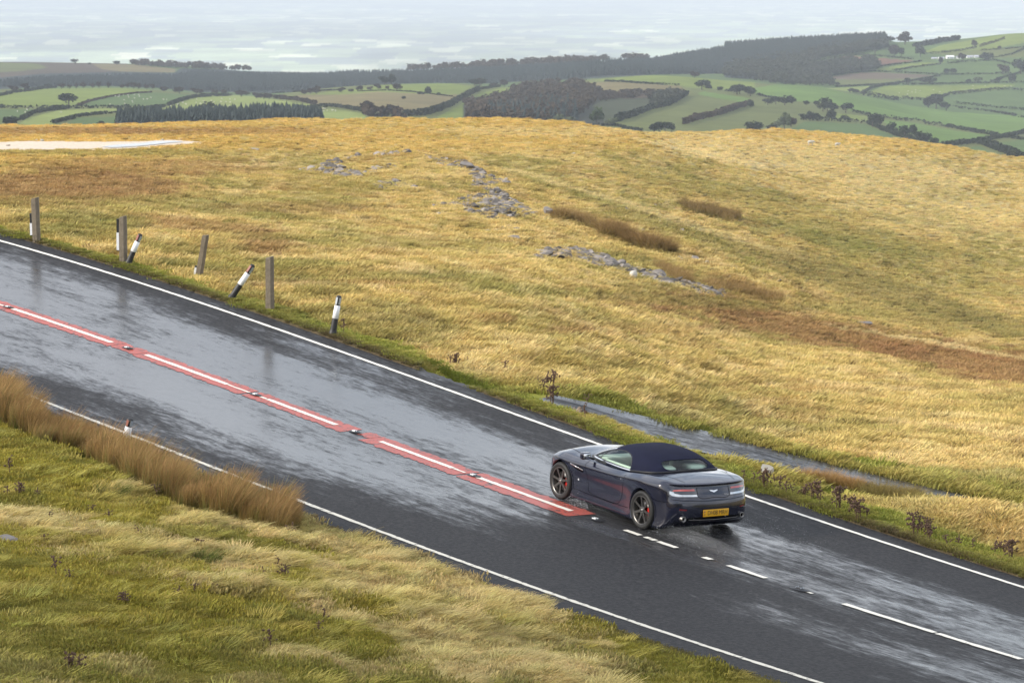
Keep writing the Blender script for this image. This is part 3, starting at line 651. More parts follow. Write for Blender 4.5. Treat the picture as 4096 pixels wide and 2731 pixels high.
# shallow water on the pale pan
M_water = mat('pond_water', (.50, .51, .52), .22, spec=.8, ior=1.33)
def sheet_poly(name, pts, m_, z=.05, y0=100, n=26):
    P = np.array(pts, float); c = P.mean(0); vs = []; fs = []
    rings = [1, .66, .33]
    allp = np.concatenate([c + (P - c) * r for r in rings] + [c[None]])
    H = hit(allp[:, 0], allp[:, 1], y0=y0, y1=1200)
    zz = np.nanmean(H[:, 2]) if name == 'pond' else None
    vv = [(h[0], h[1], h[2] + z) for h in H]; k = len(P)
    for r in range(2):
        for i in range(k): fs.append((r * k + i, r * k + (i + 1) % k, (r + 1) * k + (i + 1) % k, (r + 1) * k + i))
    mb = MB(); mb.add(vv, fs); mb.add([vv[2 * k + i] for i in range(k)] + [vv[-1]], [(i, (i + 1) % k, k) for i in range(k)])
    return mb.build(name, m_)
tag(sheet_poly('pond', T('c1', [(960, 915), (1050, 898), (1180, 888), (1350, 878), (1450, 862), (1640, 858), (1730, 868), (1600, 876), (1450, 894), (1300, 908), (1150, 918), (1050, 922)]), M_water, .05), kind='structure')
# ------------------------------------------------------------------ the car
from mathutils.bvhtree import BVHTree
M_paint = mat('midnight_blue_paint', (.005, .007, .023), .20, metal=.2, spec=.6, coat=1.0, vary=.15, vscale=3)
M_top = mat('navy_canvas', (.011, .013, .031), .88, spec=.15, bump=.3, bscale=160, vary=.3, vscale=5)
M_glass = mat('car_glass', (.10, .14, .13), .03, spec=.6, alpha=.16)
def _glass():
    m = bpy.data.materials.new('window_glass'); m.use_nodes = True; t = m.node_tree; N = t.nodes.new; K = t.links.new
    tr = N('ShaderNodeBsdfTransparent'); tr.inputs[0].default_value = (.80, .90, .86, 1); gl = N('ShaderNodeBsdfGlossy'); gl.inputs['Roughness'].default_value = .02
    fr = N('ShaderNodeFresnel'); fr.inputs[0].default_value = 1.5; ms = N('ShaderNodeMixShader'); K(fr.outputs[0], ms.inputs[0]); K(tr.outputs[0], ms.inputs[1]); K(gl.outputs[0], ms.inputs[2]); K(ms.outputs[0], t.nodes['Material Output'].inputs[0]); return m
M_glass = _glass()
M_black = mat('black_plastic', (.010, .010, .011), .45)
M_tyre = mat('tyre_rubber', (.010, .010, .010), .6, bump=.2, bscale=60)
M_rim = mat('dark_gunmetal_alloy', (.13, .125, .12), .36, metal=.85)
M_disc = mat('brake_steel', (.30, .29, .28), .35, metal=1)
M_cal = mat('red_caliper', (.55, .018, .012), .35, coat=.4)
M_chrome = mat('bright_trim', (.75, .75, .76), .12, metal=1)
M_cream = mat('cream_leather', (.82, .88, .76), .5)
M_dark = mat('dark_interior', (.012, .012, .013), .8)
M_tlred = mat('red_lens', (.55, .10, .09), .12, coat=.8, vary=.25, vscale=20)
M_tlclr = mat('clear_lens', (.62, .64, .66), .10, metal=.5, coat=.8, vary=.35, vscale=25)
M_tldrk = mat('smoked_lens', (.045, .045, .055), .08, coat=1)
M_refl = mat('dull_red_reflector', (.16, .012, .015), .25)
M_plate = mat('yellow_number_plate', (.72, .38, .015), .4)
M_ink = mat('plate_black', (.01, .01, .01), .5)
M_blue = mat('plate_blue', (.02, .04, .25), .5)
M_pred = mat('plate_red', (.5, .03, .03), .5)
M_gap = mat('panel_gap', (.002, .002, .003), .9, spec=.1)
M_white_b = mat('badge_white', (.85, .86, .88), .2, metal=.4)

def crom(P, n):
    P = np.array(P, float); t = np.concatenate([[0], np.cumsum(np.linalg.norm(np.diff(P, axis=0), axis=1))])
    q = np.linspace(0, t[-1], n); out = np.zeros((n, P.shape[1]))
    m = np.zeros_like(P); m[1:-1] = (P[2:] - P[:-2]) / (t[2:] - t[:-2])[:, None]; m[0] = (P[1] - P[0]) / (t[1] - t[0]); m[-1] = (P[-1] - P[-2]) / (t[-1] - t[-2])
    k = np.clip(np.searchsorted(t, q) - 1, 0, len(P) - 2); h = (t[k + 1] - t[k])[:, None]; s = (q[:, None] - t[k][:, None]) / h
    return (2 * s ** 3 - 3 * s ** 2 + 1) * P[k] + (s ** 3 - 2 * s ** 2 + s) * h * m[k] + (-2 * s ** 3 + 3 * s ** 2) * P[k + 1] + (s ** 3 - s ** 2) * h * m[k + 1]
OUTL = crom([(2.17, 0), (2.165, .2), (2.13, .42), (2.05, .60), (1.92, .74), (1.70, .85), (1.36, .912), (1.05, .905), (.7, .88), (.3, .868), (-.1, .868), (-.5, .882), (-.85, .912), (-1.24, .935), (-1.55, .925), (-1.8, .885), (-1.97, .81), (-2.08, .68), (-2.145, .48), (-2.18, .24), (-2.19, 0)], 190)
OUTL[0, 1] = 0; OUTL[-1, 1] = 0
def itp(x, kx, ky): return smooth(np.array(kx, float), np.array(ky, float), x)
zb_k = [-2.19, -2.0, -1.7, -1.3, -.9, -.5, 0, .6, 1.0, 1.36, 1.7, 1.95, 2.17]
zb_v = [.90, .915, .925, .925, .90, .86, .835, .825, .825, .835, .79, .70, .60]
def belt(x): return itp(x, zb_k, zb_v)
def crown(x): return itp(x, [-2.19, -1.9, -1.4, -.8, 0, .7, 1.1, 1.7, 2.0, 2.17], [.020, .030, .055, .06, .06, .085, .085, .065, .03, .0])
#        inset side / nose / tail        height side / nose / tail
LV = [(.20, .30, .20, .090, .17, .235), (.070, .12, .09, .095, .165, .24), (.024, .05, .045, .130, .185, .285), (.030, .012, .012, .20, .26, .38),
      (.032, .0, .0, .29, .35, .48), (.030, .004, .006, .40, .42, .57), (.026, .02, .022, .52, .47, .645), (.006, .045, .060, .63, .51, .71), (.0, .075, .088, .72, .54, .778),
      (.012, .10, .118, .785, .565, .845), (.040, .13, .122, None, .585, .885), (.085, .17, .080, None, .602, .908), (.135, .22, .115, None, .615, .926)]
TOPM = [.12, .26, .42, .60, .80, 1.0]
def body_grid():
    x, y = OUTL[:, 0], OUTL[:, 1]; tg = np.gradient(OUTL, axis=0); nn = np.stack([-tg[:, 1], tg[:, 0]], 1); nn /= np.linalg.norm(nn, axis=1)[:, None]
    nn *= np.where((nn * -np.stack([x * .2, y], 1)).sum(1) < 0, -1, 1)[:, None]
    nn[0] = (-1, 0); nn[-1] = (1, 0)
    ef = sstep(1.62, 2.10, x); er = sstep(-1.72, -2.10, x)
    arch = np.maximum(np.exp(-((x - 1.31) / .42) ** 4), np.exp(-((x + 1.29) / .44) ** 4))     # flanks full round the wheels
    rows = []
    zb = belt(x)
    for i, (a, b, c, za, zn_, zt) in enumerate(LV):
        if za is None: za = zb + {10: -.028, 11: .0, 12: .022}[i]
        else: za = za + (zb - .835) * np.clip((za - .5) / .3, 0, 1)
        a2 = a * (1 - .75 * arch) if 3 <= i <= 7 else a + 0 * x
        ins = a2 * (1 - ef) * (1 - er) + b * ef + c * er; z = za * (1 - ef) * (1 - er) + zn_ * ef + zt * er
        P = OUTL + nn * ins[:, None]
        P[:, 1] = np.maximum(P[:, 1], 0); P[0, 1] = 0; P[-1, 1] = 0
        rows.append(np.column_stack([P, z]))
    last = rows[-1]
    sx = np.clip(last[:, 0], -1.55, 1.35); sx = sx + (last[:, 0] - sx) * .25
    z0 = last[:, 2]
    for k in TOPM:
        X = last[:, 0] * (1 - k) + sx * k; Y = last[:, 1] * (1 - k)
        zz = z0 + (np.interp(sx, x[::-1], (zb + .022)[::-1]) - z0) * k ** 1.2 + crown(sx) * (1 - (1 - k) ** 2)
        # raised spine of the bonnet
        rows.append(np.column_stack([X, Y, zz]))
    first = rows[0].copy(); bot = first.copy(); bot[:, 1] = 0; bot[:, 0] = np.clip(bot[:, 0], -1.9, 1.8)
    rows = [bot] + rows
    return np.array(rows)
BG = body_grid()
def grid_mesh(name, G, mirror=True):
    a, b = G.shape[:2]; V = G.reshape(-1, 3); F_ = []
    for i in range(a - 1):
        for j in range(b - 1): F_.append((i * b + j, i * b + j + 1, (i + 1) * b + j + 1, (i + 1) * b + j))
    V2 = V * np.array([1, -1, 1]); n = len(V)
    me = bpy.data.meshes.new(name)
    me.from_pydata(np.concatenate([V, V2]).tolist() if mirror else V.tolist(), [], F_ + ([tuple(n + k for k in f[::-1]) for f in F_] if mirror else []))
    bm = bmesh.new(); bm.from_mesh(me); bmesh.ops.remove_doubles(bm, verts=bm.verts, dist=1e-4)
    bmesh.ops.dissolve_degenerate(bm, edges=bm.edges, dist=1e-5); bmesh.ops.recalc_face_normals(bm, faces=bm.faces)
    bm.to_mesh(me); bm.free(); me.polygons.foreach_set('use_smooth', [True] * len(me.polygons)); return me
# finer rows between the hand-set levels
def refine(G, k=3):
    a = G.shape[0]; t = np.arange(a); q = np.linspace(0, a - 1, (a - 1) * k + 1)
    out = np.zeros((len(q),) + G.shape[1:])
    m = np.zeros_like(G); m[1:-1] = (G[2:] - G[:-2]) / 2; m[0] = G[1] - G[0]; m[-1] = G[-1] - G[-2]
    i = np.clip(q.astype(int), 0, a - 2); s = (q - i)[:, None, None]
    return (2 * s ** 3 - 3 * s ** 2 + 1) * G[i] + (s ** 3 - 2 * s ** 2 + s) * m[i] + (-2 * s ** 3 + 3 * s ** 2) * G[i + 1] + (s ** 3 - s ** 2) * m[i + 1]
BGF = refine(BG[1:], 3); BGF[..., 1] = np.maximum(BGF[..., 1], 0); BGF[:, 0, 1] = 0; BGF[:, -1, 1] = 0; BGF[-1, :, 1] = 0
BGF = np.concatenate([BG[:1], BGF])
body_me = grid_mesh('body', BGF)
bm = bmesh.new(); bm.from_mesh(body_me); BT = BVHTree.FromBMesh(bm); bm.free()
AXF, AXR, WR = 1.31, -1.29, .342
def bool_cut(me, cutters):
    o = bpy.data.objects.new('tmp', me); COL.objects.link(o); cs = []
    for c in cutters:
        co = bpy.data.objects.new('cut', c); COL.objects.link(co); cs.append(co)
        md = o.modifiers.new('b', 'BOOLEAN'); md.operation = 'DIFFERENCE'; md.object = co; md.solver = 'EXACT'
    dg = bpy.context.evaluated_depsgraph_get(); r = bpy.data.meshes.new_from_object(o.evaluated_get(dg))
    for c in cs: bpy.data.objects.remove(c)
    bpy.data.objects.remove(o); return r
cut = []
for ax, R_ in ((AXF, .376), (AXR, .378)):
    for sg in (1, -1):
        c = MB(); c.lathe([(0, .52), (R_, .52), (R_, 1.2), (0, 1.2)], 56, 'y', (ax, 0, WR + .012)); c.v = [(p[0], p[1] * sg, p[2]) for p in c.v]; cut.append(c.mesh('c', False))
body_me = bool_cut(body_me, cut)
bm = bmesh.new(); bm.from_mesh(body_me)
dl = [f for f in bm.faces if (lambda c: c.z > .80 and abs(c.y) < .62 and -1.02 < c.x < .60)(f.calc_center_median())]
bmesh.ops.delete(bm, geom=dl, context='FACES'); bm.to_mesh(body_me); bm.free()
body_me.polygons.foreach_set('use_smooth', [True] * len(body_me.polygons))
car = empty('sports_car')
tag(car, 'dark blue convertible sports car with a navy canvas roof, driving away on the wet road', 'car')
body = link('body', body_me, M_paint, car)

# canvas roof / cabin shell
gk = [-1.34, -1.2, -1.0, -.8, -.6, -.35, -.1, .1, .3, .55, .86]
gz = [.975, 1.075, 1.172, 1.225, 1.250, 1.258, 1.243, 1.203, 1.138, 1.035, .895]
def shell_grid():
    xs = np.concatenate([np.linspace(-1.345, -1.2, 14), np.linspace(-1.19, .84, 120)]); ph = np.linspace(0, math.pi / 2, 64); n_ = 3.2
    ztop = itp(xs, gk, gz); yb = itp(xs, [-1.345, -1.30, -1.2, -1.0, -.6, 0, .5, .84], [.50, .60, .69, .745, .765, .745, .70, .60]); zb = itp(xs, [-1.345, -1.0, -.6, 0, .84], [.925, .905, .885, .865, .85])
    c = np.cos(ph)[None] ** (2 / n_); s = np.sin(ph)[None] ** (2 / n_)
    c[:, -1] = 0
    H = (ztop - zb)[:, None]; Y = yb[:, None] * c * (1 - .15 * s * np.clip(H / .3, 0, 1)); Z = zb[:, None] + H * s
    X = np.repeat(xs[:, None], len(ph), 1)
    X = X + .13 * (1 - (Y / .75) ** 2) * sstep(.05, .8, X) - .05 * (1 - (Y / .75) ** 2) * sstep(-.7, -1.3, X)
    return np.stack([X, Y, Z], -1)
shell_me = grid_mesh('shell', shell_grid())
bm = bmesh.new(); bm.from_mesh(shell_me); ST_ = BVHTree.FromBMesh(bm); bm.free()

AX3 = {'left': ((0, 2), Vector((0, -1, 0)), 3.0), 'right': ((0, 2), Vector((0, 1, 0)), -3.0), 'rear': ((1, 2), Vector((1, 0, 0)), -4.0), 'front': ((1, 2), Vector((-1, 0, 0)), 4.0), 'top': ((0, 1), Vector((0, 0, -1)), 3.0)}
def patch_on(polys, side_, tree, off=.004, res=.03, thick=0):
    """polygons drawn in the side / rear / top view, laid on the body surface a few mm proud"""
    (ia, ib), dr, far = AX3[side_]; bm = bmesh.new()
    for poly in polys:
        vs = []
        for p in poly:
            c = [0, 0, 0]; c[ia] = p[0]; c[ib] = p[1]; vs.append(bm.verts.new(c))
        try: bm.faces.new(vs)
        except ValueError: pass
    allp = np.array([p for q in polys for p in q])
    for ax, lo, hi in ((ia, allp[:, 0].min(), allp[:, 0].max()), (ib, allp[:, 1].min(), allp[:, 1].max())):
        k = lo + res
        while k < hi:
            co = [0, 0, 0]; no = [0, 0, 0]; co[ax] = k; no[ax] = 1
            bmesh.ops.bisect_plane(bm, geom=bm.verts[:] + bm.edges[:] + bm.faces[:], plane_co=co, plane_no=no); k += res
    last = None; dead = []
    iv = 3 - ia - ib
    for v in bm.verts:
        o = Vector(v.co); o[iv] = far; h, n, _, _ = tree.ray_cast(o, dr)
        if h is None:
            h, n, _, _ = tree.find_nearest(Vector([v.co[0], v.co[1], v.co[2]]) if iv != 1 else Vector((v.co[0], .8 * (1 if far > 0 else -1), v.co[2])))
            if h is None: dead.append(v); continue
        if n.dot(dr) > 0: n = -n
        v.co = h + n * off
    bmesh.ops.delete(bm, geom=dead, context='VERTS')
    bmesh.ops.triangulate(bm, faces=[f for f in bm.faces if len(f.verts) > 4])
    for f in bm.faces:
        if f.normal.dot(dr) > 0: f.normal_flip()
    if thick:
        r = bmesh.ops.solidify(bm, geom=bm.faces[:], thickness=thick)
    me = bpy.data.meshes.new('p'); bm.to_mesh(me); bm.free(); me.polygons.foreach_set('use_smooth', [True] * len(me.polygons)); return me
def line_polys(pts, w_, n=60, closed=False):
    P = crom(pts, n) if len(pts) > 2 else np.array([np.array(pts[0]) + (np.array(pts[1]) - np.array(pts[0])) * k for k in np.linspace(0, 1, 12)])
    tg = np.gradient(P, axis=0); nn = np.stack([-tg[:, 1], tg[:, 0]], 1); nn /= np.linalg.norm(nn, axis=1)[:, None]
    A = P + nn * w_ / 2; B = P - nn * w_ / 2
    return [[A[i], A[i + 1], B[i + 1], B[i]] for i in range(len(P) - 1)]
def rnd(poly, n=48):
    P = list(poly) + [poly[0]]; c = crom(P, n); return [tuple(p) for p in c[:-1]]
WIN = rnd([(.60, .925), (.42, 1.015), (.22, 1.090), (0, 1.140), (-.22, 1.160), (-.42, 1.148), (-.56, 1.10), (-.635, 1.02), (-.65, .925), (-.4, .918), (0, .918), (.3, .920)], 90)
RW = rnd([(-.47, 1.045), (-.42, 1.012), (-.2, .995), (0, .990), (.2, .995), (.42, 1.012), (.47, 1.045), (.45, 1.105), (.36, 1.135), (.12, 1.145), (-.12, 1.145), (-.36, 1.135), (-.45, 1.105)], 70)
WS = rnd([(-.60, .93), (0, .90), (.60, .93), (.56, 1.03), (.48, 1.13), (.40, 1.165), (0, 1.175), (-.40, 1.165), (-.48, 1.13), (-.56, 1.03)], 60)
bm = bmesh.new(); bm.from_mesh(shell_me)
cs = [f.calc_center_median() for f in bm.faces]
cx = np.array([c.x for c in cs]); cy = np.array([c.y for c in cs]); cz = np.array([c.z for c in cs])
hole = (inpoly(cx, cz, WIN) & (np.abs(cy) > .45)) | (inpoly(cy, cz, RW) & (cx < -.7)) | (inpoly(cy, cz, WS) & (cx > .25))
for f in bm.faces: f.material_index = 0
bmesh.ops.delete(bm, geom=[f for f, h_ in zip(bm.faces[:], hole) if h_], context='FACES')
frontf = [f for f in bm.faces if f.calc_center_median().x > .12]
bm2 = bm.copy(); bm2.faces.ensure_lookup_table()
bmesh.ops.delete(bm, geom=frontf, context='FACES')
top_me = bpy.data.meshes.new('canvas_roof'); bm.to_mesh(top_me)
bmesh.ops.delete(bm2, geom=[f for f in bm2.faces if f.calc_center_median().x <= .12], context='FACES')
pil_me = bpy.data.meshes.new('windscreen_frame'); bm2.to_mesh(pil_me); bm.free(); bm2.free()
for m_ in (top_me, pil_me): m_.polygons.foreach_set('use_smooth', [True] * len(m_.polygons))
roof = link('canvas_roof', top_me, M_top, car); md = roof.modifiers.new('s', 'SOLIDIFY'); md.thickness = .012; md.offset = 0
link('windscreen_frame', pil_me, M_black, car)
link('windscreen', patch_on([WS], 'front', ST_, .001), M_glass, car)
for sd_ in ('left', 'right'):
    g = link('side_window', patch_on([WIN], sd_, ST_, .001), M_glass, car)
    link('window_seal', patch_on(line_polys(WIN + [WIN[0]], .022, 120), sd_, ST_, .006), M_black, g)
    link('window_bar', patch_on(line_polys([(.36, .925), (.31, 1.055)], .022), sd_, ST_, .009), M_black, g)
    link('window_trim', patch_on(line_polys([(.60, .912), (.3, .906), (0, .904), (-.4, .904), (-.67, .912)], .018), sd_, ST_, .012), M_chrome, car)
    link('roof_trim', patch_on(line_polys([(.66, .915), (.44, 1.030), (.22, 1.108), (.10, 1.135)], .014), sd_, ST_, .010), M_chrome, car)
rw_ = link('rear_window', patch_on([RW], 'rear', ST_, .001), M_glass, car)
link('window_seal', patch_on(line_polys(RW + [RW[0]], .014, 90), 'rear', ST_, .009), M_top, rw_)
# seam of the rear panel and the rail where the canvas meets the body
link('roof_seam', patch_on(line_polys([(-.60, .95), (-.56, 1.06), (-.46, 1.14), (-.30, 1.172), (0, 1.182), (.30, 1.172), (.46, 1.14), (.56, 1.06), (.60, .95)], .010, 90), 'rear', ST_, .006), M_gap, car)
rail = MB(); rp_ = [(-.68, .775, .905), (-.9, .765, .915), (-1.1, .735, .93), (-1.25, .665, .942), (-1.35, .53, .955), (-1.41, .30, .972), (-1.43, 0, .98)]
rp_ = crom(rp_, 40); full = np.concatenate([rp_, (rp_ * [1, -1, 1])[::-1][1:]]); 
def onbody(p, dz):
    h, n, _, _ = BT.ray_cast(Vector((p[0], p[1], 2)), Vector((0, 0, -1))); return (p[0], p[1], (h.z if h else p[2]) + dz)
rail.tube([onbody(p, .012) for p in full], .016, 8); rail.build('roof_rail', M_black, car)
skirt = MB(); sk = []
SG = shell_grid()

# seats, tub, dashboard
tub = MB(); tub.box((-.2, 0, .50), (1.55, 1.15, .04)); tub.box((-.98, 0, .70), (.05, 1.15, .42)); tub.box((.58, 0, .70), (.05, 1.2, .42)); tub.box((-.2, .59, .70), (1.6, .04, .40)); tub.box((-.2, -.59, .70), (1.6, .04, .40))
tub.build('cabin_tub', M_dark, car, False)
def soft_box(c, d, rx=0, bev=.05, seg=3):
    bm = bmesh.new(); bmesh.ops.create_cube(bm, size=1)
    for v in bm.verts: v.co = Vector((v.co.x * d[0], v.co.y * d[1], v.co.z * d[2]))
    bmesh.ops.bevel(bm, geom=bm.edges[:], offset=bev, segments=seg, affect='EDGES', profile=.6)
    R = Matrix.Rotation(rx, 3, 'Y')
    for v in bm.verts: v.co = R @ v.co + Vector(c)
    me = bpy.data.meshes.new('s'); bm.to_mesh(me); bm.free(); me.polygons.foreach_set('use_smooth', [True] * len(me.polygons)); return me
for y in (.36, -.36):
    s_ = link('seat', soft_box((-.30, y, .62), (.52, .48, .16)), M_cream, car)
    link('backrest', soft_box((-.60, y, .84), (.15, .48, .52), -.22), M_cream, s_)
    link('headrest', soft_box((-.68, y, 1.065), (.11, .30, .17), -.2, .045), M_cream, s_)
link('dashboard', soft_box((.50, 0, .84), (.30, 1.15, .18)), M_cream, car)
link('door_card', soft_box((-.05, .60, .82), (1.0, .06, .20), 0, .02), M_cream, car); link('door_card', soft_box((-.05, -.60, .82), (1.0, .06, .20), 0, .02), M_cream, car)
for y in (.36, -.36): link('hoop_fairing', soft_box((-1.05, y, .955), (.30, .44, .17), -.12, .06), M_cream, car)
link('parcel_shelf', soft_box((-.92, 0, .90), (.30, 1.1, .05), 0, .02), M_dark, car)
sw = MB(); sw.lathe([(.17 + .014 * math.cos(a), .014 * math.sin(a)) for a in np.linspace(0, 2 * math.pi, 9)], 24, 'x'); sw.v = [(p[0] + .28, p[1] - .36, p[2] + .86) for p in sw.v]; sw.build('steering_wheel', M_black, car)

# panel lines, vents, lamps
DOOR = [(.60, .845), (.575, .74), (.52, .56), (.485, .40), (.47, .33), (.42, .295), (.1, .275), (-.25, .27), (-.44, .285), (-.53, .335), (-.585, .43), (-.635, .60), (-.675, .75), (-.70, .855)]
for sd_ in ('left', 'right'):
    link('door_gap', patch_on(line_polys(DOOR, .0075, 160), sd_, BT, .0025), M_gap, car)
    link('wing_vent', patch_on([[(.985, .735), (.63, .70), (.63, .625), (.80, .64), (.955, .70)]], sd_, BT, .004), M_gap, car)
    link('vent_blade', patch_on(line_polys([(1.0, .722), (.80, .692), (.625, .668)], .018, 20), sd_, BT, .012, thick=.004), M_chrome, car)
    h_ = link('door_handle', patch_on(line_polys([(-.36, .765), (-.53, .765), (-.535, .735), (-.365, .735), (-.36, .765)], .007, 50), sd_, BT, .003), M_gap, car)
    lk_ = MB(); lk_.box((-.575, .885 if sd_ == 'left' else -.885, .748), (.018, .012, .018)); lk_.build('door_lock', M_chrome, h_)
    link('side_marker', patch_on([rnd([(.80, .47), (.78, .452), (.76, .47), (.78, .492)], 12)], sd_, BT, .005), M_white_b, car)
    link('sill_crease', patch_on(line_polys([(.93, .285), (.3, .262), (-.3, .262), (-.83, .29)], .009, 50), sd_, BT, .003), M_gap, car)
    link('bumper_gap', patch_on(line_polys([(-1.60, .615), (-1.66, .60), (-1.80, .595), (-1.95, .60)], .008, 30), sd_, BT, .003), M_gap, car)
    for ax in (AXF, AXR):
        a = np.linspace(-.18, math.pi + .18, 50); r0, r1 = .377, .400
        polys = [[(ax + r0 * math.cos(a[i]), WR + .012 + r0 * math.sin(a[i])), (ax + r1 * math.cos(a[i]), WR + .012 + r1 * math.sin(a[i])), (ax + r1 * math.cos(a[i + 1]), WR + .012 + r1 * math.sin(a[i + 1])), (ax + r0 * math.cos(a[i + 1]), WR + .012 + r0 * math.sin(a[i + 1]))] for i in range(49)]
        link('arch_lip', patch_on(polys, sd_, BT, .007), M_paint, car)
for sg in (1, -1): link('boot_gap', patch_on(line_polys([(-1.42, .63 * sg), (-1.6, .60 * sg), (-1.8, .56 * sg), (-1.97, .52 * sg)], .008, 30), 'top', BT, .003), M_gap, car)
for sg in (1, -1): link('roof_cover_gap', patch_on(line_polys([(-.70, .80 * sg), (-.95, .80 * sg), (-1.2, .785 * sg), (-1.45, .73 * sg), (-1.55, .66 * sg), (-1.56, .60 * sg)], .008, 50), 'top', BT, .003), M_gap, car)
for sg in (1, -1): link('bonnet_gap', patch_on(line_polys([(.80, .66 * sg), (1.2, .62 * sg), (1.7, .52 * sg), (2.0, .40 * sg)], .008, 40), 'top', BT, .003), M_gap, car)
for sg in (1, -1):
    q = lambda pts: [(p[0] * sg, p[1]) for p in pts]
    tl = link('tail_light', patch_on([q([(.36, .843), (.60, .840), (.76, .823), (.815, .783), (.82, .743), (.79, .706), (.70, .694), (.33, .694)])], 'rear', BT, .004), M_tldrk, car)
    link('red_lens', patch_on([q([(.385, .828), (.60, .826), (.73, .811), (.75, .793), (.62, .796), (.378, .798)])], 'rear', BT, .009), M_tlred, tl)
    link('clear_lens', patch_on([q([(.352, .738), (.62, .738), (.72, .754), (.735, .781), (.785, .791), (.79, .746), (.755, .716), (.69, .706), (.342, .706)])], 'rear', BT, .009), M_tlclr, tl)
    link('rear_reflector', patch_on([q([(.55, .500), (.68, .510), (.68, .487), (.57, .477)])], 'rear', BT, .004), M_refl, car)
link('boot_panel_gap', patch_on(line_polys([(.33, .853), (.315, .694), (0, .686), (-.315, .694), (-.33, .853)], .008, 80), 'rear', BT, .003), M_gap, car)
link('brake_light', patch_on([[(-.10, .897), (.10, .897), (.09, .882), (-.09, .882)]], 'rear', BT, .005), M_tldrk, car)
link('lip_shadow_gap', patch_on(line_polys([(-.78, .655), (-.4, .641), (0, .636), (.4, .641), (.78, .655)], .007, 60), 'rear', BT, .003), M_gap, car)
# winged badge
def wing(sg): return [(.0, .795), (.03 * sg, .800), (.085 * sg, .804), (.080 * sg, .794), (.062 * sg, .784), (.036 * sg, .776), (.018 * sg, .768), (0, .766)]
link('wing_badge', patch_on([wing(1), wing(-1)], 'rear', BT, .008), M_white_b, car)
def text_mesh(s, size, ext=.001, sx=1.0):
    cu_ = bpy.data.curves.new('t', 'FONT'); cu_.body = s; cu_.size = size; cu_.align_x = 'CENTER'; cu_.align_y = 'CENTER'; cu_.extrude = ext; cu_.offset = 0
    o = bpy.data.objects.new('t', cu_); COL.objects.link(o); dg = bpy.context.evaluated_depsgraph_get(); me = bpy.data.meshes.new_from_object(o.evaluated_get(dg)); bpy.data.objects.remove(o)
    me.transform(Matrix.Diagonal((sx, 1, 1, 1))); return me
def rear_text(name, s, size, y, z, m_, parent, x, sx=1.0, tilt=0.0):
    me = text_mesh(s, size, .0012, sx)
    # text plane faces the rear: letters run towards -y (the driver's right), up is z
    M = Matrix(((0, 0, -1, 0), (-1, 0, 0, 0), (0, 1, 0, 0), (0, 0, 0, 1)))
    me.transform(Matrix.Translation((x, y, z)) @ Matrix.Rotation(tilt, 4, 'Y') @ M); return link(name, me, m_, parent)
pl_x = BT.ray_cast(Vector((-4, 0, .43)), Vector((1, 0, 0)))[0].x - .018
rim_ = [(p[0], p[1]) for p in []]
pm = soft_box((pl_x, 0, .430), (.012, .535, .122), 0, .0045, 2); plate = link('number_plate', pm, M_plate, car)
rear_text('plate_text', 'DH08 MRH', .108, -.030, .430, M_ink, plate, pl_x - .0072, .80)
eb = MB(); eb.box((pl_x - .0072, .242, .457), (.002, .024, .022)); eb.build('flag_panel', M_blue, plate, False)
eb = MB(); eb.box((pl_x - .0087, .242, .457), (.002, .024, .006)); eb.box((pl_x - .0087, .242, .457), (.0022, .006, .022)); eb.build('flag_cross', M_pred, plate, False)
rear_text('plate_text', 'GB', .026, .242, .407, M_ink, plate, pl_x - .0072, .9)
bx_ = BT.ray_cast(Vector((-4, -.25, .72)), Vector((1, 0, 0)))[0].x
rear_text('model_script', 'Vantage', .034, -.262, .722, M_white_b, car, bx_ - .006, 1.0)
# number plate recess, diffuser, pipes
link('lower_bumper', patch_on([rnd([(-.55, .290), (.55, .290), (.50, .345), (.38, .355), (-.38, .355), (-.50, .345)], 40)], 'rear', BT, .004), M_gap, car)
df = MB(); df.tube([(-2.145, -.52, .325), (-2.175, -.45, .318), (-2.195, 0, .31), (-2.175, .45, .318), (-2.145, .52, .325)], .007, 6); df.build('diffuser_lip', M_rim, car)
for y in (.615, -.615):
    hx = -2.135
    e = MB(); e.lathe([(.030, .12), (.034, 0), (.046, -.004), (.048, .0), (.048, .14)], 24, 'x', (hx, y, .335)); ex = e.build('exhaust_pipe', M_disc, car)
    e = MB(); e.lathe([(0, .03), (.036, .03)], 20, 'x', (hx, y, .335)); e.build('pipe_bore', M_gap, ex)
se = MB(); se.lathe([(0, 0), (.013, 0), (.013, .01)], 12, 'x', (pl_x + .004, -.21, .36)); se.build('parking_sensor', M_disc, car)
# mirrors
for sg in (1, -1):
    m1 = link('wing_mirror', soft_box((.50, .93 * sg, .955), (.11, .19, .125), 0, .04, 4), M_paint, car)
    a_ = MB(); a_.tube([(.50, .74 * sg, .885), (.50, .84 * sg, .915)], .022, 8); a_.build('mirror_arm', M_black, m1)
    link('mirror_glass', soft_box((.443, .93 * sg, .957), (.01, .15, .09), 0, .004, 1), M_chrome, m1)
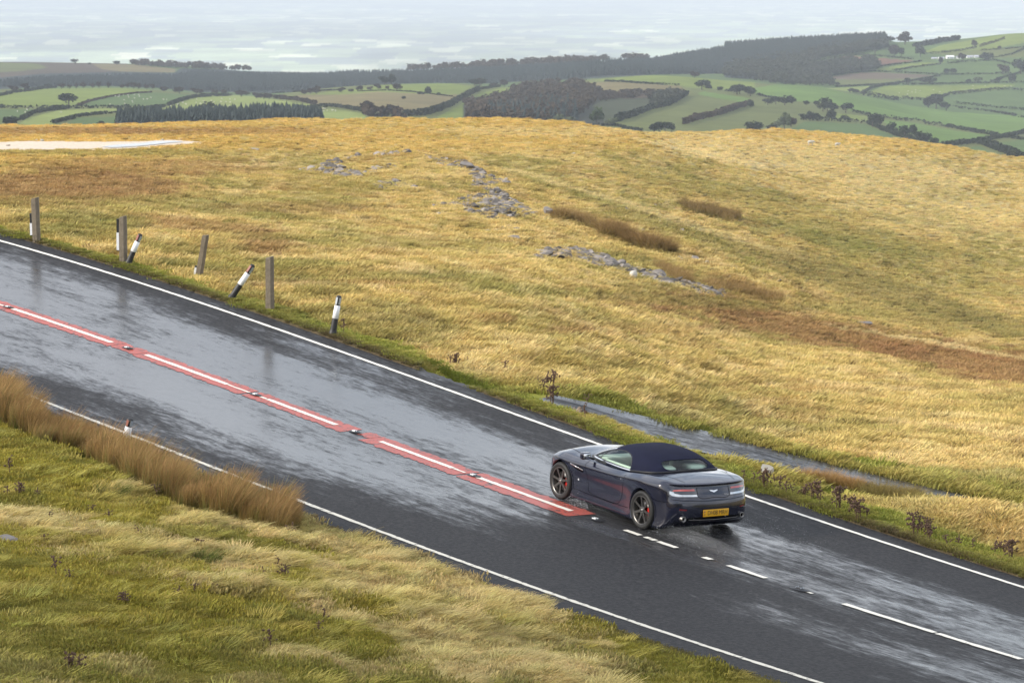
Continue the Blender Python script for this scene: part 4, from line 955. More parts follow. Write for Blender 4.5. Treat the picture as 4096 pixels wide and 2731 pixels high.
# wheels
def make_wheel(x, y, sg, rot):
    tyre = MB(); w2 = .135; R = WR
    prof = [(.243, -w2 + .02), (.262, -w2 + .004), (.30, -w2), (.325, -w2 + .008), (R - .004, -w2 + .03), (R, -w2 + .06), (R, w2 - .06), (R - .004, w2 - .03), (.325, w2 - .008), (.30, w2), (.262, w2 - .004), (.243, w2 - .02)]
    tyre.lathe(prof, 56, 'y'); t_ = tyre.mesh('tyre')
    rim = MB(); rim.lathe([(.248, .120), (.252, .128), (.246, .130), (.236, .124), (.228, .10), (.222, .04), (.222, -.12)], 56, 'y')
    for k in range(7):
        a = rot + 2 * math.pi * k / 7; c, s = math.cos(a), math.sin(a)
        pts = []
        for r, yy, hw, th in ((.035, .098, .030, .03), (.10, .106, .021, .026), (.17, .112, .019, .022), (.236, .120, .030, .02)):
            for q, dy in ((-hw, 0), (hw, 0), (hw * .75, -th), (-hw * .75, -th)): pts.append((c * r - s * q, yy + dy, s * r + c * q))
        fs = []
        for i in range(3):
            for j in range(4): fs.append((i * 4 + j, i * 4 + (j + 1) % 4, i * 4 + 4 + (j + 1) % 4, i * 4 + 4 + j))
        rim.add(pts, fs)
    rim.lathe([(0, .112), (.05, .112), (.058, .104), (.058, .07)], 28, 'y')
    hub = MB(); hub.lathe([(0, .118), (.026, .117), (.028, .108)], 20, 'y')
    for k in range(5): hub.lathe([(0, .116), (.008, .116), (.008, .108)], 8, 'y', (.043 * math.cos(k * 1.2566), 0, .043 * math.sin(k * 1.2566)))
    disc = MB(); disc.lathe([(.07, .035), (.178, .035), (.178, .008), (.07, .008)], 40, 'y')
    cal = MB(); aa = np.linspace(-.5, .5, 9) + (math.pi if sg * 1 > 0 else math.pi) * 0 + math.pi; n9 = len(aa)
    vs = []; 
    for a in aa:
        for r, yy in ((.105, .068), (.188, .060), (.188, -.03), (.105, -.03)): vs.append((math.cos(a) * r, yy, math.sin(a) * r))
    fs = [(i * 4 + j, i * 4 + (j + 1) % 4, i * 4 + 4 + (j + 1) % 4, i * 4 + 4 + j) for i in range(n9 - 1) for j in range(4)] + [(0, 1, 2, 3), tuple(range((n9 - 1) * 4, n9 * 4))]
    cal.add(vs, fs)
    wh = bpy.data.objects.new('wheel', None); COL.objects.link(wh); wh.parent = car; wh.location = (x, y, WR)
    if sg < 0: wh.rotation_euler = (0, 0, math.pi)
    link('tyre', t_, M_tyre, wh)
    for nm, mb_, m_ in (('rim', rim, M_rim), ('hub_cap', hub, M_disc), ('brake_disc', disc, M_disc), ('brake_caliper', cal, M_cal)): mb_.build(nm, m_, wh, nm != 'rim')
    inner = MB(); inner.lathe([(0, -.03), (.22, -.03)], 30, 'y'); inner.build('wheel_back', M_gap, wh)
    return wh
for (x_, y_, sg, ro) in ((AXF, .785, 1, .2), (AXR, .795, 1, .55), (AXF, -.785, -1, .9), (AXR, -.795, -1, .1)): make_wheel(x_, y_, sg, ro)
for ax in (AXF, AXR):
    for sg in (1, -1):
        liner = MB(); n = 30; a = np.linspace(-.25, math.pi + .25, n); vs = []; fs = []
        for q in a:
            for yy in (.50, .86): vs.append((ax + .374 * math.cos(q), yy * sg, WR + .012 + .374 * math.sin(q)))
        liner.add(vs, [(i * 2, i * 2 + 1, i * 2 + 3, i * 2 + 2) for i in range(n - 1)])
        liner.add([(ax - .37, .52 * sg, .12), (ax + .37, .52 * sg, .12), (ax + .37, .52 * sg, .72), (ax - .37, .52 * sg, .72)], [(0, 1, 2, 3)])
        liner.build('wheel_well', M_gap, car)
# put it on the road
LrX, LrY = road_hit(2571, 2117); LfX, LfY = road_hit(2247, 2000)
sA, dA, zA = road_frame(LrX, LrY)
fw = np.array([LfX - LrX, LfY - LrY]); fw /= np.linalg.norm(fw)
lf = np.array([-fw[1], fw[0]])
org = np.array([LrX, LrY]) + fw * -AXR - lf * .86
def rz(p): return float(road_frame(p[0], p[1])[2][0])
zf = [rz(org + fw * AXF + lf * y) for y in (.79, -.79)]; zr = [rz(org + fw * AXR + lf * y) for y in (.79, -.79)]
fx = Vector((*(fw * 2.6), (sum(zf) - sum(zr)) / 2)).normalized(); ly = Vector((*(lf * 1.58), (zf[0] + zr[0] - zf[1] - zr[1]) / 2)).normalized(); uz = fx.cross(ly).normalized(); ly = uz.cross(fx)
zc_ = (sum(zf) + sum(zr)) / 4; mid = org + fw * (AXF + AXR) / 2
O3 = Vector((*mid, zc_)) - fx * ((AXF + AXR) / 2)
car.matrix_world = Matrix(((fx.x, ly.x, uz.x, O3.x), (fx.y, ly.y, uz.y, O3.y), (fx.z, ly.z, uz.z, O3.z + .006), (0, 0, 0, 1)))
CARM = car.matrix_world.copy()
# ------------------------------------------------------------------ grass, rushes and other cover (instanced on point clouds)
LIB = bpy.data.collections.new('plant_library')       # source meshes only; not linked to the scene
def clump_mesh(name, n, h, spread, lean, width, seed, c0, c1, wind=(1, .1), windk=.5, hv=.35, seg=3):
    r = np.random.default_rng(seed); V = []; Fc = []; C = []
    for i in range(n):
        rr = spread * math.sqrt(r.random()); a = r.random() * 6.283; bx, by = rr * math.cos(a), rr * math.sin(a)
        hh = h * (1 - hv + 2 * hv * r.random()); d = np.array([math.cos(a), math.sin(a)]) * (.35 + r.random() * .6) * (1 - windk) + np.array(wind) * windk * (.5 + r.random())
        ln = lean * hh; wa = r.random() * 3.1416; wx, wy = math.cos(wa), math.sin(wa); k = .75 + .5 * r.random(); b0 = len(V)
        for s in range(seg + 1):
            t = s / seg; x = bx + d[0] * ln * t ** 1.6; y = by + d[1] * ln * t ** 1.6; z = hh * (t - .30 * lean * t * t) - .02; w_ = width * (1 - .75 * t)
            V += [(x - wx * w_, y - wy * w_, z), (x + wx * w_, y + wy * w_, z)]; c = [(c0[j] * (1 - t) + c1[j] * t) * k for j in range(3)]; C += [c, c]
            if s: Fc.append((b0 + s * 2 - 2, b0 + s * 2 - 1, b0 + s * 2 + 1, b0 + s * 2))
    me = np_mesh(name, V, Fc); vcol(me, 'blade', np.clip(C, 0, 1.5)); return me
M_blade = leaf_mat('grass_blade')
def lib(kind, mes, m_):
    c = bpy.data.collections.new(kind); LIB.children.link(c)
    for i, me in enumerate(mes):
        o = bpy.data.objects.new('%s_%02d' % (kind, i), me); me.materials.append(m_); c.objects.link(o)
    return c
def gn_cloud(name, coll, P, scale, tint, idx, rot=None, tilt=.12):
    n = len(P); me = bpy.data.meshes.new(name); me.vertices.add(n); me.vertices.foreach_set('co', np.asarray(P, np.float32).ravel())
    a = me.attributes.new('rot', 'FLOAT_VECTOR', 'POINT'); R = np.zeros((n, 3), np.float32)
    R[:, 2] = rng.random(n) * 6.283 if rot is None else rot; R[:, :2] = (rng.random((n, 2)) - .5) * 2 * tilt; a.data.foreach_set('vector', R.ravel())
    a = me.attributes.new('scl', 'FLOAT_VECTOR', 'POINT'); sc_ = np.asarray(scale, np.float32); sc_ = np.repeat(sc_[:, None], 3, 1) if sc_.ndim == 1 else sc_; a.data.foreach_set('vector', sc_.ravel())
    a = me.attributes.new('idx', 'INT', 'POINT'); a.data.foreach_set('value', np.asarray(idx, np.int32))
    a = me.attributes.new('tint', 'FLOAT_COLOR', 'POINT'); q = np.ones((n, 4), np.float32); q[:, :3] = tint; a.data.foreach_set('color', q.ravel())
    o = bpy.data.objects.new(name, me); COL.objects.link(o)
    g = bpy.data.node_groups.new(name, 'GeometryNodeTree'); g.interface.new_socket('Geometry', in_out='INPUT', socket_type='NodeSocketGeometry'); g.interface.new_socket('Geometry', in_out='OUTPUT', socket_type='NodeSocketGeometry')
    N = g.nodes.new; K = g.links.new; gi = N('NodeGroupInput'); go = N('NodeGroupOutput'); ip = N('GeometryNodeInstanceOnPoints'); ci = N('GeometryNodeCollectionInfo')
    ci.inputs['Collection'].default_value = coll; ci.inputs['Separate Children'].default_value = True; ci.inputs['Reset Children'].default_value = True
    def na(nm, tp):
        q = N('GeometryNodeInputNamedAttribute'); q.data_type = tp; q.inputs['Name'].default_value = nm; return q.outputs[0]
    er = N('FunctionNodeEulerToRotation'); K(na('rot', 'FLOAT_VECTOR'), er.inputs[0])
    K(gi.outputs[0], ip.inputs['Points']); K(ci.outputs[0], ip.inputs['Instance']); ip.inputs['Pick Instance'].default_value = True
    K(na('idx', 'INT'), ip.inputs['Instance Index']); K(er.outputs[0], ip.inputs['Rotation']); K(na('scl', 'FLOAT_VECTOR'), ip.inputs['Scale']); K(ip.outputs[0], go.inputs[0])
    md = o.modifiers.new('scatter', 'NODES'); md.node_group = g
    return o
def grid_at(X, Y, arr):
    a = X / Y; j = np.clip(np.searchsorted(_la, a), 0, len(_la) - 1); i = np.clip(np.searchsorted(YR, Y), 0, len(YR) - 1); return arr[i, j]
W1 = (1, 1, 1)
turf = lib('turf', [clump_mesh('turf', 90, .030, .25, .7, .008, 10 + k, (.85, .9, .8), (1.15, 1.15, 1.1), windk=.3) for k in range(3)], M_blade)
straw = lib('straw', [clump_mesh('straw', 90, .125, .17, 1.4, .0060, 20 + k, (.75, .8, .7), (1.15, 1.12, 1.1), windk=.6) for k in range(4)], M_blade)
rush = lib('rush', [clump_mesh('rush', 60, .60, .17, .62, .0045, 30 + k, (.40, .62, .32), (1.15, 1.05, 1.0), windk=.4, hv=.6, seg=4) for k in range(4)], M_blade)
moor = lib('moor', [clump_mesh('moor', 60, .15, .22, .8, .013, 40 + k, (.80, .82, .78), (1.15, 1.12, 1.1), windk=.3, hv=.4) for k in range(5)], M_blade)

def rand_uv(n, u0, u1, v0, v1): return rng.uniform(u0, u1, n), rng.uniform(v0, v1, n)
# near bank
u, v = rand_uv(125000, -700, 4300, 1450, 3100)
edge_v = np.interp(u, [-300, 43, 502, 1000, 1408, 2200, 2608, 3169, 4096], [1440, 1555, 1732, 1918, 2081, 2384, 2526, 2715, 3020])
k_ = v > edge_v + 8; u, v = u[k_], v[k_]
H = hit(u, v, 26, 75); ok = ~np.isnan(H[:, 0]); H = H[ok]
s_, d_, z_ = road_frame(H[:, 0], H[:, 1]); ok = (-EN - d_ > .06 + .26 * vnoise(s_ * 2.2, s_ * 0, 7)); H = H[ok]; d_ = d_[ok]; s_ = s_[ok]; uu, vv = project(H[:, 0], H[:, 1], H[:, 2])
gc = grid_at(H[:, 0], H[:, 1], colr); lum = gc.sum(1)
isst = (gc[:, 0] > .30); n = len(H); rnd_ = rng.random(n)
pk = np.where(isst, rnd_ < .40, rnd_ < .012 + .05 * (vnoise(H[:, 0] / .8, H[:, 1] / 1.2, 9) > .68))
var = (.8 + .45 * rng.random((n, 1)))
def jit(n, a=.06): return 1 + (rng.random((n, 3)) - .5) * 2 * a
A = ~pk
g1 = gn_cloud('grass', turf, H[A], (.6 + .7 * rng.random(A.sum())) * (.7 + .8 * sstep(.4, .65, fbm(H[A][:, 0] / .5, H[A][:, 1] / .7, 23, 2))), np.clip(gc[A] * var[A] * np.array([(1.30, 1.22, 1.3)]) * jit(A.sum()), 0, 1), rng.integers(0, 3, A.sum()))
tag(g1, 'short green turf covering the near bank below the road', 'grass', kind='stuff')
A = pk; tn_ = np.where(isst[A][:, None], gc[A], np.array([(.27, .235, .06)])) * var[A] * jit(A.sum())
g2 = gn_cloud('long_grass', straw, H[A], (.55 + .55 * rng.random(A.sum())) * (.6 + .9 * sstep(.4, .65, fbm(H[A][:, 0] / .45, H[A][:, 1] / .7, 13, 2))), np.clip(tn_ * 1.62, 0, 1), rng.integers(0, 4, A.sum()), rng.normal(-.1, .85, A.sum()))
tag(g2, 'long pale straw grass blown over on the near bank', 'long grass', kind='stuff')
# tall rushes in the ditch by the near edge of the road, left
lo = T('d7', [(-420, 500), (0, 555), (300, 705), (700, 850), (1000, 1005), (1450, 1215), (1900, 1345), (2200, 1420), (2290, 1430)])
u = rng.uniform(-220, 1175, 3000); base = np.interp(u, [p[0] for p in lo], [p[1] for p in lo])
H = hit(u, base - rng.random(len(u)) ** 1.3 * 68 + 4, 30, 75); H = H[~np.isnan(H[:, 0])]; s_, d_, z_ = road_frame(H[:, 0], H[:, 1]); H = H[-EN - d_ > .02]; n = len(H)
uu, _ = project(H[:, 0], H[:, 1], H[:, 2])
hh = .34 + .66 * fbm(uu / 38, uu * 0, 77, 2); hh *= np.interp(uu, [-200, 30, 60, 1050, 1170], [1.25, 1.25, .85, 1, .75])
rt = np.where(rng.random((n, 1)) < .75, np.array([(.38, .245, .11)]), np.array([(.26, .23, .085)]))
g3 = gn_cloud('rushes', rush, H, hh * (.85 + .35 * rng.random(n)), np.clip(rt * (.55 + .8 * rng.random((n, 1))), 0, 1), rng.integers(0, 4, n), rng.normal(-.1, .5, n))
tag(g3, 'band of tall rust brown rushes between the near bank and the road', 'rushes', kind='stuff')
# moor beyond the road
u, v = rand_uv(345000, -900, 5100, 440, 2700)
H = hit(u, v, 44, 950); H = H[~np.isnan(H[:, 0])]
s_, d_, z_ = road_frame(H[:, 0], H[:, 1]); ed = d_ - EF; dt = grid_at(H[:, 0], H[:, 1], TD); pn = grid_at(H[:, 0], H[:, 1], pan.astype(float))
ok = (ed > .10) & (dt > 1.04) & (pn < .5); H = H[ok]; ed = ed[ok]; dt = dt[ok]
gc = grid_at(H[:, 0], H[:, 1], colr)
vg = (gc[:, 1] > gc[:, 0]) & (H[:, 1] < 95)          # green verges carry short turf
n = len(H); var = .84 + .36 * rng.random((n, 1))
A = vg; g4 = gn_cloud('verge_grass', turf, H[A], .8 + .8 * rng.random(A.sum()), np.clip(gc[A] * var[A] * 1.35 * jit(A.sum()), 0, 1), rng.integers(0, 3, A.sum())); tag(g4, 'short green grass on the far verge and along the side track', 'grass', kind='stuff')
A = ~vg; Hm = H[A]; sc0 = (.62 + .7 * rng.random(A.sum())) * (1 + np.clip(Hm[:, 1] - 70, 0, 600) / 700) * np.clip(ed[A] / 4, .35, 1)
sc3 = np.stack([sc0 * 1.25, sc0 * 1.25, sc0 * .95], 1)
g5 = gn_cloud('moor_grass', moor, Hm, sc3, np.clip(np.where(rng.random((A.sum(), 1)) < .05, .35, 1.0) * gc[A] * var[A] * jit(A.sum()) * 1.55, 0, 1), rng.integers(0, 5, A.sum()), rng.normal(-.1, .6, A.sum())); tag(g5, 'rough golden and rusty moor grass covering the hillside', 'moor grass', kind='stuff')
# rush beds on the moor
def bed(c, line, n, spread_v, hs, tint, label, name='rush_bed', big=1.15):
    P = T(c, line); L_s = np.concatenate([[0], np.cumsum(np.hypot(*np.diff(np.array(P)[:, :2], axis=0).T))]); q = rng.random(n) * L_s[-1]
    u = np.interp(q, L_s, [p[0] for p in P]); v = np.interp(q, L_s, [p[1] for p in P]) + rng.normal(0, spread_v, n)
    H = hit(u, v, 55, 900); H = H[~np.isnan(H[:, 0])]; n = len(H)
    tag(gn_cloud(name, rush, H, np.stack([np.full(n, hs * big), np.full(n, hs * big), hs * .62 * (.6 + .6 * rng.random(n))], 1), np.array([tint]) * (.75 + .5 * rng.random((n, 1))), rng.integers(0, 4, n)), label, 'rushes', kind='stuff')
RB = (.30, .20, .09)
bed('c6', [(430, 330), (560, 345), (650, 375), (740, 400)], 130, 7, 1.6, RB, 'dark rushes right of the pointed boulder below the crag')
bed('c6', [(800, 440), (950, 480), (1050, 530), (1180, 565), (1290, 585)], 240, 8, 1.9, (.26, .17, .075), 'thick brown rush bed along the gully, longest on the moor')
bed('c6', [(1320, 600), (1345, 600)], 20, 4, 1.7, RB, 'small round rush clump at the lower end of the gully rushes')
bed('c6', [(1420, 250), (1550, 285), (1680, 310), (1800, 335), (1870, 340)], 200, 8, 2.2, (.22, .15, .065), 'dark rush bed on the far hillside above the gully')
bed('c6', [(1240, 730), (1330, 780), (1420, 820), (1490, 850)], 130, 9, 1.3, RB, 'brown rushes behind the lower line of rubble')
bed('c6', [(1600, 880), (1750, 905), (1900, 930), (2050, 960), (2190, 985)], 220, 9, 1.2, RB, 'low brown rush bed right of the rubble end')
bed('d5', [(600, 30), (800, 60), (950, 95), (1100, 120)], 160, 5, .55, (.42, .27, .12), 'pale tan rushes at the near edge of the side track')
bed('d5', [(1100, 150), (1250, 180), (1400, 205), (1520, 200)], 200, 9, .62, (.25, .20, .075), 'green brown rushes at the right end of the side track')
bed('d5', [(150, 1480), (260, 1520), (420, 1560)], 90, 14, .55, (.36, .19, .07), 'reddish rushes by the road edge at the bottom')
bed('d3', [(1750, 830), (1950, 930), (2150, 1000), (2300, 1040)], 150, 12, .42, (.30, .15, .06), 'rusty low growth along the near road edge, centre bottom')

# ------------------------------------------------------------------ weeds
M_weed = mat('dead_weed', (.105, .062, .040), .9, vary=.4, vscale=20)
def weed_meshes(seed, bushy):
    r = random.Random(seed); st = MB(); hd = MB()
    for b in range(3 if bushy else 1):
        bx, by = (r.uniform(-.12, .12), r.uniform(-.12, .12)) if bushy else (0, 0); lx, ly = r.uniform(-.12, .12), r.uniform(-.1, .1); hh = 1 if not b else r.uniform(.6, .95)
        pts = [(bx + lx * t * t, by + ly * t * t, t * hh) for t in (0, .35, .7, 1)]; st.tube(pts, [.018, .015, .011, .007], 5)
        for k in range(8 if bushy else 6):
            t = r.uniform(.3, .98); px, py, pz = bx + lx * t * t, by + ly * t * t, t * hh; a = r.uniform(0, 6.28); ln = r.uniform(.08, .22) * (1.5 - t * .7)
            q = (px + math.cos(a) * ln, py + math.sin(a) * ln, pz + ln * r.uniform(.4, 1)); st.tube([(px, py, pz), q], [.008, .005], 4)
            for j in range(3):
                s = r.uniform(.022, .045); c = Vector((q[0] + r.uniform(-.04, .04), q[1] + r.uniform(-.04, .04), q[2] + r.uniform(-.05, .05)))
                hd.add([c + Vector(p) * s for p in ((1, 0, 0), (-1, 0, 0), (0, 1, 0), (0, -1, 0), (0, 0, 1.5), (0, 0, -1.5))], [(0, 2, 4), (2, 1, 4), (1, 3, 4), (3, 0, 4), (2, 0, 5), (1, 2, 5), (3, 1, 5), (0, 3, 5)])
        for k in range(9):
            t = .45 + .55 * k / 9; s = .03 + .02 * r.random(); c = Vector((bx + lx * t * t + r.uniform(-.03, .03), by + ly * t * t + r.uniform(-.03, .03), t * hh))
            hd.add([c + Vector(p) * s for p in ((1, 0, 0), (-1, 0, 0), (0, 1, 0), (0, -1, 0), (0, 0, 1.7), (0, 0, -1.7))], [(0, 2, 4), (2, 1, 4), (1, 3, 4), (3, 0, 4), (2, 0, 5), (1, 2, 5), (3, 1, 5), (0, 3, 5)])
    st.add(hd.v, hd.f); a = st.mesh('dead_weed', False); a.materials.append(M_weed); return a
WM = [weed_meshes(50 + k, k >= 4) for k in range(7)]
ORD = ['first', 'second', 'third', 'fourth', 'fifth', 'sixth', 'seventh', 'eighth', 'ninth', 'tenth', 'eleventh', 'twelfth', 'thirteenth', 'fourteenth', 'fifteenth', 'sixteenth', 'seventeenth', 'eighteenth', 'nineteenth', 'twentieth', 'twenty-first', 'twenty-second', 'twenty-third', 'twenty-fourth', 'twenty-fifth', 'twenty-sixth']
def weeds(c, pts, phrase, group, y0=30, y1=80):
    pts = sorted(pts)
    for i, (x_, y_, h_) in enumerate(pts):
        (uu, vv), = T(c, [(x_, y_)]); P = hit(uu, vv, y0, y1)[0]
        if np.isnan(P[0]): continue
        ht = h_ * CR[c][2] / F * P[1] * 1.05; bushy = h_ > 95 or (i % 5 == 2)
        e = bpy.data.objects.new('dead_weed', WM[4 + i % 3] if bushy else WM[i % 4]); COL.objects.link(e); e.location = (P[0], P[1], P[2] - .02); e.rotation_euler = (0, 0, rng.uniform(0, 6.28))
        ht = max(ht, .16) * (1.1 if c == 'r7' else 1.4); e.scale = (ht * 1.15 + .10,) * 2 + (ht,)
        tag(e, '%s from left of the %s' % (ORD[i], phrase), 'dead weed', group)
weeds('d5', [(145, 45, 70), (225, 62, 65), (310, 98, 105), (390, 70, 50), (430, 130, 95), (480, 155, 85), (530, 150, 50), (615, 172, 75), (675, 190, 65), (708, 190, 110), (742, 222, 35), (875, 258, 130), (1000, 290, 95), (1040, 350, 130), (1110, 342, 50), (1505, 470, 130), (1560, 460, 100), (1610, 500, 90), (1740, 560, 75), (1830, 565, 80), (1945, 590, 50), (2115, 632, 95), (2168, 620, 85), (2228, 655, 115)], 'dead brown weeds along the far verge right of the car', 'dead weeds on the far verge')
weeds('d2', [(340, 255, 85), (1180, 522, 60), (1212, 520, 75), (1308, 512, 55), (1605, 572, 75), (1862, 690, 60), (1905, 722, 70), (1955, 702, 110), (1965, 810, 105), (2248, 825, 70), (2235, 925, 80)], 'dead brown weeds on the far verge left of the car', 'dead weeds on the far verge')
weeds('r7', [(45, 580, 72), (35, 682, 40), (100, 680, 55), (175, 690, 42), (235, 805, 45), (290, 430, 50), (430, 770, 40), (515, 795, 50), (650, 880, 35), (740, 690, 60), (935, 940, 55), (205, 915, 40), (265, 1055, 85), (330, 1085, 45), (590, 1195, 50), (840, 1160, 32), (915, 1150, 55), (1020, 1150, 35), (1235, 1072, 55), (1308, 1030, 55), (1338, 1060, 50), (1525, 1285, 70), (1500, 1330, 45), (1275, 1400, 90), (350, 1530, 100), (1372, 885, 75)], 'dead brown weeds standing on the near bank', 'dead weeds on the near bank')
# two low dark tufts on the bank
for i, (x_, y_, lb) in enumerate([(520, 680, 'dark green tussock alone on the near bank, left'), (945, 990, 'olive green tussock in the pale straw of the near bank')]):
    (uu, vv), = T('r7', [(x_, y_)]); P = hit(uu, vv, 28, 70)[0]
    o = link('tussock', clump_mesh('tussock', 220, .22, .30, 1.0, .006, 90 + i, (.08, .11, .02), (.19, .20, .05)), None); m_ = leaf_mat('tussock_blade', 'blade', .2); o.data.materials.append(m_)
    t_ = m_.node_tree; mm = [q for q in t_.nodes if q.type == 'MIX_RGB'][0]; t_.links.remove(mm.inputs[2].links[0]); mm.inputs[2].default_value = (1, 1, 1, 1)
    o.location = P; tag(o, lb, 'tussock')

# ------------------------------------------------------------------ rocks
M_rock = mat('grey_limestone', (.19, .175, .165), .95, vary=.6, vscale=3.0, bump=1.0, bscale=6)
M_rockp = mat('pale_lichened_stone', (.37, .345, .30), .9, vary=.35, vscale=6, bump=.8, bscale=12)
M_rockb = mat('brown_stone', (.26, .20, .15), .9, vary=.4, vscale=8, bump=.7, bscale=14)
def rock_mesh(seed, sq=(1, 1, .7)):
    bm = bmesh.new(); bmesh.ops.create_icosphere(bm, subdivisions=3, radius=.5); r = np.random.default_rng(seed); pl = r.normal(size=(11, 3)); pl /= np.linalg.norm(pl, axis=1)[:, None]; dd = r.uniform(.22, .40, 11)
    for v in bm.verts:
        p = np.array(v.co)
        for n_, d in zip(pl, dd):
            k = p @ n_ - d
            if k > 0: p = p - n_ * k * .99
        v.co = Vector(p * np.array(sq) * 1.25)
    me = bpy.data.meshes.new('rock'); bm.to_mesh(me); bm.free(); return me
def _rocklib_mat():
    m = mat('crag_limestone', (.19, .175, .165), .95, vary=.6, vscale=3.0, bump=1.0, bscale=6); t = m.node_tree; b = t.nodes['Principled BSDF']; src = b.inputs['Base Color'].links[0].from_socket
    a = t.nodes.new('ShaderNodeAttribute'); a.attribute_name = 'tint'; a.attribute_type = 'INSTANCER'; q = t.nodes.new('ShaderNodeMixRGB'); q.blend_type = 'MULTIPLY'; q.inputs[0].default_value = 1
    t.links.new(src, q.inputs[1]); t.links.new(a.outputs['Color'], q.inputs[2]); t.links.new(q.outputs[0], b.inputs['Base Color']); return m
rock_lib = lib('rocks', [rock_mesh(100 + k, (1, .9, .6 + .1 * (k % 3))) for k in range(6)], _rocklib_mat())
def rubble(c, poly, n, s0, s1, label, heap=0.0, heapc=None):
    P = np.array(T(c, poly))[:, :2]; u = rng.uniform(P[:, 0].min(), P[:, 0].max(), n * 12); v = rng.uniform(P[:, 1].min(), P[:, 1].max(), n * 12); k = inpoly(u, v, [tuple(p) for p in P]); u = u[k][:n]; v = v[k][:n]
    H = hit(u, v, 80, 900); g = ~np.isnan(H[:, 0]); H = H[g]; u = u[g]; v = v[g]; n = len(H)
    sc = s0 + (s1 - s0) * rng.random(n) ** 2.2
    if heap:
        for hc in heapc:
            (hu, hv), = T(c, [hc[:2]]); q = np.exp(-(((u - hu) / hc[2]) ** 2 + ((v - hv) / hc[3]) ** 2)); H[:, 2] += heap * q * rng.random(n); sc *= 1 + .15 * q
    H[:, 2] -= sc * .08
    tag(gn_cloud('rock_rubble', rock_lib, H, np.stack([sc * 1.25, sc, sc * .9], 1), np.array([(1, .97, .93)]) * (.45 + 1.1 * rng.random((n, 1)) ** 1.5), rng.integers(0, 6, n), tilt=.5), label, 'rubble', kind='stuff')
rubble('c5', [(1150, 120), (1300, 150), (1480, 160), (1600, 225), (1700, 300), (1860, 335), (1700, 350), (1690, 380), (1540, 370), (1560, 300), (1520, 230), (1400, 205), (1280, 195)], 330, .25, .8, 'grey jumbled rocks in the upper crag of the mound', .12, [(1560, 240, 60, 30), (1640, 310, 50, 30)])
rubble('c5', [(1640, 380), (1740, 385), (1810, 430), (1850, 470), (1960, 530), (2060, 580), (1880, 610), (1720, 630), (1600, 600), (1480, 570), (1520, 530), (1350, 520), (1240, 530), (1420, 470), (1560, 440)], 560, .25, .8, 'grey jumbled rocks in the largest crag, mid moor', .15, [(1720, 440, 50, 40), (1760, 540, 70, 40)])
rubble('c5', [(200, 235), (330, 195), (440, 165), (520, 150), (620, 125), (700, 115), (720, 130), (520, 170), (480, 200), (560, 230), (660, 260), (760, 235), (900, 180), (940, 205), (760, 262), (640, 295), (400, 270)], 200, .4, 1.1, 'scattered grey rocks on the left shoulder of the mound')
rubble('c5', [(700, 110), (1000, 92), (1130, 88), (1120, 108), (850, 120)], 34, .4, 1.1, 'thin line of grey rocks along the top of the mound')
rubble('c5', [(900, 320), (1150, 320), (1140, 360), (1080, 400), (920, 410), (740, 360)], 60, .3, .8, 'sparse grey rocks on the face of the mound')
rubble('c6', [(280, 655), (370, 598), (550, 580), (650, 600), (860, 660), (930, 715), (700, 715), (600, 660)], 280, .35, .95, 'grey rubble at the upper left of the lower rock line')
rubble('c6', [(690, 700), (850, 660), (1000, 728), (1100, 745), (1300, 830), (1480, 850), (1640, 900), (1770, 945), (1560, 950), (1450, 890), (1200, 835), (1000, 770), (850, 740)], 460, .35, 1.0, 'grey rubble running down the lower rock line to its right end')
rubble('c5', [(1600, 640), (2200, 600), (2352, 700), (2200, 790), (1800, 790), (1600, 720)], 40, .18, .6, 'loose small stones below the largest crag')
rubble('c6', [(400, 60), (1000, 100), (1500, 400), (2300, 900), (1900, 900), (1200, 600), (600, 300)], 34, .2, .7, 'loose stones scattered over the right hillside')
def boulder(c, x_, y_, wpx, hpx, seed, m_, label, y0=40, y1=900, name='boulder', sq=None):
    (uu, vv), = T(c, [(x_, y_)]); P = hit(uu, vv, y0, y1)[0]
    if np.isnan(P[0]): return
    sc_ = CR[c][2] / F * P[1]; me = rock_mesh(seed, sq or (1, .8, 1)); me.materials.append(m_)
    vs = np.array([v.co for v in me.vertices]); ex = vs.max(0) - vs.min(0)
    o = bpy.data.objects.new(name, me); COL.objects.link(o); o.scale = (wpx * sc_ / ex[0], wpx * sc_ * .8 / ex[1], hpx * sc_ * 1.2 / ex[2]); o.location = (P[0], P[1], P[2] + hpx * sc_ * .42)
    o.rotation_euler = (0, 0, rng.uniform(-.4, .4)); tag(o, label, name)
boulder('d6', 1890, 905, 112, 112, 224, M_rockp, 'pale lichened stone standing among weeds behind the car', 45, 70, 'standing_stone')
boulder('d2', 2188, 890, 62, 62, 202, M_rockb, 'brown stone beside a dead weed at the left end of the side track', 45, 75)
boulder('d2', 2150, 865, 30, 30, 212, M_rockb, 'smaller brown stone against the stone at the side track', 45, 75)
boulder('d8', 970, 222, 165, 46, 203, M_rock, 'long low grey boulder with a rush clump beside it, right moor', 80)
boulder('c5', 2140, 590, 82, 72, 204, M_rock, 'pointed grey boulder at the right foot of the largest crag', 80)
boulder('c5', 1500, 215, 110, 48, 205, M_rock, 'big flat grey boulder on top of the upper crag', 80)
boulder('c5', 1815, 345, 70, 28, 206, M_rock, 'grey boulder sticking out to the right of the upper crag', 80)
boulder('c5', 1285, 590, 48, 26, 207, M_rockp, 'pale boulder left of the foot of the largest crag', 80)
boulder('c5', 1540, 575, 70, 40, 208, M_rock, 'rounded grey boulder in front of the largest crag', 80)
boulder('c5', 1880, 780, 110, 30, 209, M_rock, 'flat grey boulder lying alone below the largest crag', 80)
boulder('c6', 1510, 655, 38, 22, 210, M_rockp, 'pale stone right of the gully rushes, the left of two', 80)
